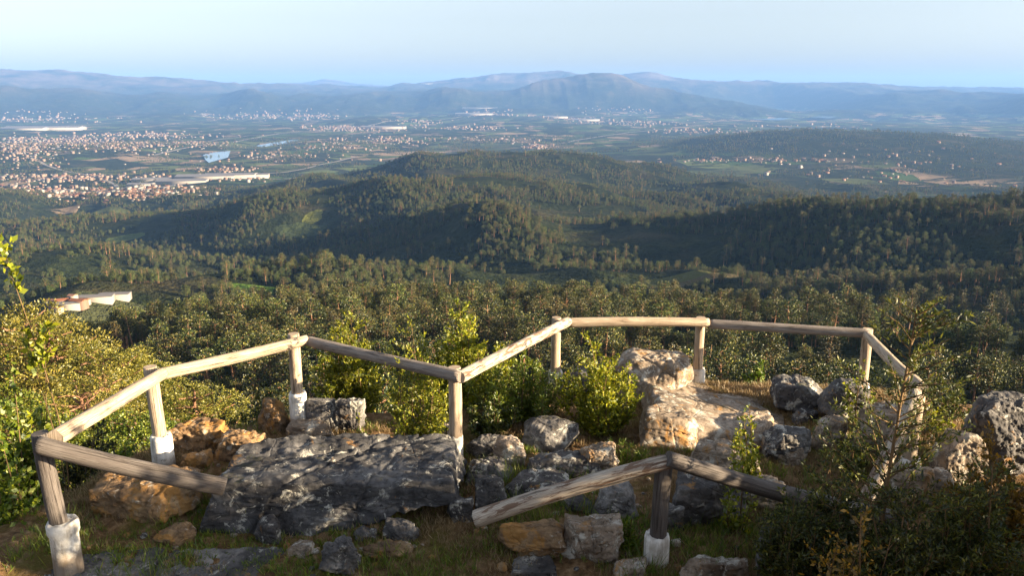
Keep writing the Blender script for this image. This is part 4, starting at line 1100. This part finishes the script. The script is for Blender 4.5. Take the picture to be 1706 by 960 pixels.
# ------------------------------------------------------------------ grass and heath on the terrace
def ground_cover():
    rng = np.random.default_rng(5)
    def scatter(n, xr, yr, dens, hmin, hmax, w, spread, name, mat, label, per=9):
        x = rng.uniform(*xr, n); y = rng.uniform(*yr, n)
        k = dens(x, y) > rng.uniform(0, 1, n); x, y = x[k], y[k]
        z = height(x, y)
        m = len(x); X = np.repeat(x, per) + rng.normal(size=m*per) * spread; Y = np.repeat(y, per) + rng.normal(size=m*per) * spread
        Z = height(X, Y) - .01
        D = rng.normal(size=(m*per, 3)) * .45; D[:, 2] = 1
        h = rng.uniform(hmin, hmax, m*per)
        V, Fc = leaves(np.stack([X, Y, Z], 1), D, h, w * (h / hmax) ** .3, rng, .1)
        o = link(name, mesh_np(name, V, Fc, False), mat); tag(o, kind='stuff'); o['label'] = label
    def green(x, y):
        d = fbm(x * 1.3, y * 1.3, None, 3, 61) * 1.6 - .05
        for px, py, r in ((660, 930, .5), (720, 945, .35), (400, 880, .35), (340, 860, .4), (560, 895, .4), (1180, 870, .5), (280, 905, .4), (1040, 900, .3), (470, 890, .3), (650, 860, .4), (820, 880, .3)):
            c = at_z(px, py, 0.05); d = d + .9 * np.exp(-((x - c[0]) ** 2 + (y - c[1]) ** 2) / r ** 2)
        return np.clip(d, 0, 1)
    scatter(15000, (-5, 4.5), (5.0, 8.8), green, .02, .09, .0035, .02, 'grass', L_GRASS, 'short green grass between the front rocks')
    scatter(30000, (-5, 6), (5.0, 10.5), lambda x, y: np.clip(.42 - fbm(x * 1.1, y * 1.1, None, 3, 62) * 1.6, 0, 1), .03, .10, .0028, .025, 'heath', L_DRY, 'dry brown heath and stalks over the soil')
    scatter(2200, (-4, 3), (5.1, 7.4), lambda x, y: np.clip(fbm(x * 2, y * 2, None, 2, 63) * 2, 0, 1), .10, .26, .003, .03, 'tall_grass', L_GRASS, 'taller grass blades in tufts', 7)
ground_cover()

# ------------------------------------------------------------------ houses, halls and villages in the valley
def flat_mat(name, col, rough=.8, n=.15):
    m = NT(name); oi = m.n('ShaderNodeObjectInfo').outputs['Random']; geo = m.n('ShaderNodeNewGeometry').outputs['Random Per Island']
    v = m.math('ADD', m.math('MULTIPLY_ADD', geo, .35, .75), m.math('MULTIPLY', oi, n))
    c = m.mix(1.0, col, m.mix(v, 0.0, 1.0), 'MULTIPLY')
    m.principled(c, rough, None, .2); return m.m
WALLS = [flat_mat('white_render', (.27, .24, .21)), flat_mat('cream_render', (.20, .14, .105)), flat_mat('pink_render', (.18, .12, .09)), flat_mat('grey_render', (.15, .14, .14))]
ROOFS = [flat_mat('clay_tiles', (.22, .09, .05)), flat_mat('pale_sheet_roof', (.15, .14, .14)), flat_mat('brown_tiles', (.25, .13, .09))]
GLASS = flat_mat('dark_window', (.05, .06, .07), .2)
pass
def house_arrays(w, d, h, rh):
    V = np.array([(-w, -d, -3), (w, -d, -3), (w, d, -3), (-w, d, -3), (-w, -d, h), (w, -d, h), (w, d, h), (-w, d, h)], float)
    Q = np.array([(0, 1, 5, 4), (1, 2, 6, 5), (2, 3, 7, 6), (3, 0, 4, 7)])
    o = .4
    RV = np.array([(-w-o, -d-o, h), (w+o, -d-o, h), (w+o, d+o, h), (-w-o, d+o, h), (-w-o, 0, h+rh), (w+o, 0, h+rh)], float)
    RQ = np.array([(0, 1, 5, 4), (2, 3, 4, 5), (0, 4, 3, 3), (1, 2, 5, 5)])
    return V, Q, RV, RQ
def roof_mesh(name, w, d, h, rh, mat):
    _, _, RV, _ = house_arrays(w, d, h, rh)
    me = bpy.data.meshes.new(name); me.from_pydata([tuple(v) for v in RV], [], [(0, 1, 5, 4), (2, 3, 4, 5), (0, 4, 3), (1, 2, 5), (0, 3, 2, 1)]); me.materials.append(mat); return me
def wall_mesh(name, w, d, h, mat):
    V, Q, _, _ = house_arrays(w, d, h, 1); me = mesh_np(name, V, Q, False); me.materials.append(mat); return me
def win_mesh(ww, hh):
    me = bpy.data.meshes.new('window'); bm = bmesh.new(); bmesh.ops.create_cube(bm, size=1); bmesh.ops.scale(bm, vec=(ww, .12, hh), verts=bm.verts); bm.to_mesh(me); bm.free(); me.materials.append(GLASS); return me
HP = []
for i, (w, d, h, rh) in enumerate(((6, 4.5, 5.5, 2), (8, 5.5, 6, 2.3), (5, 4.5, 7.5, 1.8), (11, 6, 9, 2.2), (7, 5, 5, 2), (9, 8, 15, 1.5))):
    HP.append((wall_mesh('walls', w, d, h, WALLS[(0, 1, 0, 2, 1, 0)[i]]), roof_mesh('roof', w, d, h, rh, ROOFS[(0, 0, 2, 0, 2, 1)[i]]), (w, d, h)))
WIN = win_mesh(1.3, 1.5)
def house(k, x, y, rot, label, group, windows=False, s=1.0, name='house', cat='house'):
    e = empty(name, (x, y, gz(x, y)), rot, s); w_, r_, (w, d, h) = HP[k]
    wl_ = link('walls', w_, None, e); link('roof', r_, None, e)
    if windows:
        for zz in (1.8, 4.5):
            if zz > h - 1: continue
            for i in range(3):
                o = link('window', WIN, None, e); o.location = ((i - 1) * w * .6, -d - .02, zz)
    tag(e, label, cat, group); return e
def hall(px, py, Lm, Dm, h, rot, label, wall=0, roof=1, zfix=None):
    x, y, z = hit(px, py) if zfix is None else at_z(px, py, zfix); z = gz(x, y)
    e = empty('warehouse', (x, y, z), rot)
    link('walls', wall_mesh('walls', Lm / 2, Dm / 2, h, WALLS[wall]), None, e); link('roof', roof_mesh('roof', Lm / 2, Dm / 2, h, Dm * .07, ROOFS[roof]), None, e)
    tag(e, label, 'warehouse')
PLN = -345
for a in ((255, 300, 150, 60, 10, .15, 'pale hall leftmost of the valley halls before the river'), (305, 303, 190, 80, 12, .1, 'wide white hall left of centre in the hall row'),
          (345, 298, 230, 90, 14, .12, 'longest white hall in the middle of the hall row'), (385, 297, 200, 80, 13, .1, 'white hall right of the longest hall'),
          (415, 296, 160, 60, 12, .2, 'short bright hall ending the row at right'), (235, 309, 90, 50, 9, .1, 'small pale hall below the hall row'),
          (75, 215, 700, 160, 22, .02, 'very long white hall far off at upper left'), (40, 217, 400, 120, 18, .0, 'white hall left of the very long one'),
          (800, 191, 520, 150, 22, .0, 'largest white works below the far central mountain'), (836, 189, 380, 130, 20, .05, 'white works right of the largest one'),
          (790, 196, 500, 160, 20, .0, 'low pinkish works in front of the largest one'), (925, 199, 300, 120, 16, .1, 'pale works right of the central works'),
          (975, 200, 340, 100, 16, .1, 'long pale works farthest right of the central group'), (712, 177, 260, 120, 18, 0, 'small white works left of the central group'),
          (640, 213, 420, 120, 20, .05, 'pink-white hall at mid valley left of centre')):
    hall(*a, zfix=PLN, roof=1)
for k, (px, py, L_, D_, h_, rt, lab) in enumerate(((158, 500, 24, 9, 3, .2, 'long white-roofed hall in the near hamlet'), (192, 497, 20, 8, 3, .15, 'blue-white hall right end of the near hamlet'),
        (116, 514, 14, 7, 3.4, .3, 'pale building left in the near hamlet'))):
    hall(px, py, L_, D_, h_, rt, lab)
rngh = np.random.default_rng(12)
for k, (px, py) in enumerate(((92, 520), (104, 508), (122, 503), (132, 512), (88, 508), (142, 508), (168, 504), (98, 524))):
    x, y, z = hit(px, py)
    house(k % 5, x, y, rngh.uniform(-.5, .5), ['cream house lowest in the near hamlet', 'white house uppermost left in the near hamlet', 'clay-roofed house behind the hamlet hall', 'white house before the hamlet hall',
          'leftmost small house of the near hamlet', 'brown-roofed house touching the hamlet hall', 'house between the two hamlet halls', 'lone house at the hamlet lower edge'][k], 'houses of the near hamlet', True, .5)

def towns():
    rng = np.random.default_rng(21)
    T = [(150, 247, 170, 16, 800, 'town'), (40, 262, 60, 18, 380, 'town'), (90, 235, 120, 8, 260, 'town'), (190, 334, 150, 17, 560, 'suburb'), (260, 340, 70, 12, 160, 'suburb'), (60, 316, 90, 10, 200, 'suburb'), (110, 296, 150, 6, 260, 'suburb'),
         (330, 300, 110, 5, 120, 'suburb'), (380, 285, 60, 6, 80, 'suburb'), (250, 225, 120, 5, 160, 'town'), (330, 243, 60, 6, 110, 'town'), (600, 214, 80, 4, 180, 'far'), (640, 235, 90, 7, 150, 'far'),
         (560, 212, 50, 3, 90, 'far'), (790, 215, 60, 4, 90, 'far'), (830, 234, 90, 5, 120, 'far'), (895, 246, 25, 5, 110, 'far'), (420, 193, 120, 5, 160, 'far'), (60, 200, 110, 4, 130, 'far'),
         (820, 196, 60, 4, 90, 'far'), (960, 200, 60, 4, 110, 'far'), (1060, 205, 100, 5, 110, 'far'), (1150, 218, 70, 5, 100, 'far'), (1270, 222, 40, 3, 70, 'far'), (1290, 268, 120, 3, 70, 'right'), (1170, 268, 50, 4, 26, 'right'),
         (1430, 285, 180, 34, 26, 'right'), (1390, 298, 150, 30, 22, 'right'), (1560, 290, 190, 40, 30, 'right'), (1500, 262, 220, 20, 40, 'right'), (455, 178, 60, 5, 120, 'far'), (1030, 190, 60, 4, 70, 'far'), (520, 195, 60, 3, 80, 'far'),
         (700, 205, 50, 3, 60, 'far'), (150, 180, 60, 3, 60, 'far'), (480, 262, 130, 10, 80, 'suburb'), (560, 245, 100, 8, 80, 'far'), (1350, 210, 120, 4, 40, 'far')]
    X, Y, S, K, W_ = [], [], [], [], []
    for px, py, rx, ry, n, kind in T:
        qx = px + rng.normal(size=n) * rx * .5; qy = py + rng.normal(size=n) * ry * .5
        row = rng.uniform(size=n) < .5; qy = np.where(row, py + np.round((qy - py) / 3.0) * 3.0 + rng.normal(size=n) * .3, qy)
        for a, b in zip(qx, qy):
            if kind == 'right': x, y, z = hit(a, b, 2300, 9000)
            else: x, y, z = at_z(a, max(b, 176), -348)
            if math.hypot(x, y) > 13000 or (kind == 'right' and math.hypot(x, y) < 3200): continue
            X.append(x); Y.append(y); K.append(rng.integers(0, 6)); W_.append(kind)
            S.append(rng.uniform(.8, 1.3) * np.interp(math.hypot(x, y), [2000, 4500, 8000, 12000], [.62, .72, 1.05, 1.35]))
    X, Y, S, K = map(np.array, (X, Y, S, K)); W_ = np.array(W_)
    R = np.hypot(X, Y); px, py, _ = project(X, Y, height(X, Y)); vis = visible_mask(X, Y, height(X, Y) + 10) & (px > 0) & (px < 1706)
    X, Y, S, K, W_, R, px, py = [a[vis] for a in (X, Y, S, K, W_, R, px, py)]
    HWD = np.array([p[2][0] for p in HP]); S = S * .88; scr = HWD[K] * S / R; od = np.argsort(-scr); single_h = set(od[:275].tolist())
    ZONE = [('right', 'on the hazy hillside at right'), ('far', 'far out on the plain')]
    COLR = ['small pale house', 'cream house', 'brown-roofed house', 'broad pinkish block', 'small cream house', 'tall pale block']
    VV, QQ, MI, off = [], [], [], 0
    cell = {}
    for i in sorted(single_h, key=lambda i: px[i]):
        zt = 'right' if W_[i] == 'right' else ('low' if py[i] > 322 else ('mid' if py[i] > 280 else 'high'))
        c_ = int(px[i] // 60); cell.setdefault((zt, c_ if zt != 'right' else c_, int(K[i])), []).append(i)
    LMK = {'low': 'in the nearer valley suburb', 'mid': 'around the white halls', 'high': 'in the town by the river', 'right': 'on the hazy right hillside'}
    ORD = ['first', 'second', 'third', 'fourth', 'fifth', 'sixth', 'seventh', 'eighth', 'ninth', 'tenth', 'eleventh', 'twelfth']
    grp = {}
    for i in single_h: 
        zt = 'right' if W_[i] == 'right' else ('low' if py[i] > 322 else ('mid' if py[i] > 280 else 'high')); grp.setdefault((zt, int(K[i])), []).append(i)
    LMH = [(255, 300, 'the leftmost hall of the row'), (300, 303, 'the wide white hall'), (345, 298, 'the longest hall'), (415, 296, 'the right end hall'), (235, 309, 'the small hall below the row'),
           (75, 215, 'the very long upper-left hall'), (360, 260, 'the river bend'), (465, 237, 'the upper river reach'), (0, 240, 'the left edge above the town'), (0, 300, 'the left edge below the town'),
           (120, 245, 'the town centre'), (210, 245, 'the right half of the town'), (120, 300, 'the strip of houses below the town'), (60, 330, 'the lower left suburb'), (130, 345, 'the nearest suburb bottom'),
           (210, 335, 'the middle of the nearest suburb'), (290, 340, 'the right tip of the nearest suburb'), (640, 235, 'the pink hall'), (800, 192, 'the central white works'), (895, 246, 'the hamlet behind the central hill'),
           (1200, 268, 'the left of the right-hand village strip'), (1320, 268, 'the right of the right-hand village strip'), (1430, 290, 'the middle of the hazy right hillside'), (1600, 290, 'the far right hillside'), (560, 250, 'the plain left of the central hill')]
    lm = {}
    for i in single_h:
        q = min(range(len(LMH)), key=lambda t: (px[i] - LMH[t][0]) ** 2 + 9 * (py[i] - LMH[t][1]) ** 2)
        lm.setdefault((q, int(K[i])), []).append(i)
    for (q, k), idx in lm.items():
        idx.sort(key=lambda i: (px[i] - LMH[q][0]) ** 2 + 9 * (py[i] - LMH[q][1]) ** 2)
        for n_, i in enumerate(idx):
            o_ = ('only' if len(idx) == 1 else ordinal(n_ + 1)) 
            lab = (o_ + ' closest ' if len(idx) > 1 else 'only ') + COLR[k] + ' by ' + LMH[q][2]
            if n_ == 0 and len(idx) > 1: lab = lab[6:]
            house(k, X[i], Y[i], rng.uniform(-.7, .7), lab, 'houses in the valley', False, float(S[i]))
    for i in range(len(X)):
        if i in single_h: continue
        w, d, h = HP[K[i]][2]; V, Q, RV, RQ = house_arrays(w, d, h, 2)
        c, s_ = math.cos(i * 1.3 % 1.4 - .7), math.sin(i * 1.3 % 1.4 - .7)
        A = np.concatenate([V, RV]) * S[i]; B = A.copy(); B[:, 0] = A[:, 0] * c - A[:, 1] * s_ + X[i]; B[:, 1] = A[:, 0] * s_ + A[:, 1] * c + Y[i]; B[:, 2] += gz(X[i], Y[i])
        VV.append(B); 
        QQ.append(Q + off); MI += [K[i] % 4] * 4
        rq = [(0, 1, 5, 4), (2, 3, 4, 5)]; QQ.append(np.array(rq) + off + 8); MI += [4 + (1 if K[i] in (0, 5) else (2 if K[i] == 2 else 0))] * 2
        off += 14
    me = mesh_np('distant_houses', np.concatenate(VV), np.concatenate(QQ), False)
    for m in WALLS + ROOFS: me.materials.append(m)
    me.polygons.foreach_set('material_index', np.array(MI, dtype=np.int32))
    o = link('distant_houses', me); tag(o, kind='stuff'); o['label'] = 'far off houses of the valley towns, too many to count'
    print('HOUSES', len(X))
towns()

# ------------------------------------------------------------------ roads across the valley floor
def valley_roads():
    m = NT('road_surface'); m.principled((0.20, 0.175, 0.15), .9)
    V, Q, o = [], [], 0
    for w, line in ((9, [(0, 338), (120, 326), (260, 318), (330, 305), (470, 288), (600, 262)]), (9, [(0, 268), (150, 256), (300, 240), (420, 226), (560, 218)]),
                    (8, [(210, 345), (200, 320), (150, 296), (60, 270)]), (14, [(260, 262), (460, 222), (640, 206), (800, 198)]), (8, [(560, 292), (470, 300), (420, 298)]), (12, [(880, 248), (1000, 226), (1180, 206)])):
        pts = np.array([at_z(a, b, -349)[:2] for a, b in line]); t = np.linspace(0, len(line) - 1, 160)
        X = np.interp(t, range(len(line)), pts[:, 0]); Y = np.interp(t, range(len(line)), pts[:, 1])
        X = X + 60 * fbm(t * 1.4, t * 0, None, 2, 3); dx, dy = np.gradient(X), np.gradient(Y); L_ = np.hypot(dx, dy); nx, ny = -dy / L_ * w, dx / L_ * w
        A = np.stack([X + nx, Y + ny, height(X, Y) + 1.5], 1); B = np.stack([X - nx, Y - ny, height(X, Y) + 1.5], 1)
        V += [A, B]; k = np.arange(159)
        Q.append(np.stack([k, k + 1, k + 161, k + 160], 1) + o); o += 320
    tag(link('road', mesh_np('road', np.concatenate(V), np.concatenate(Q)), m.m), kind='structure')
valley_roads()
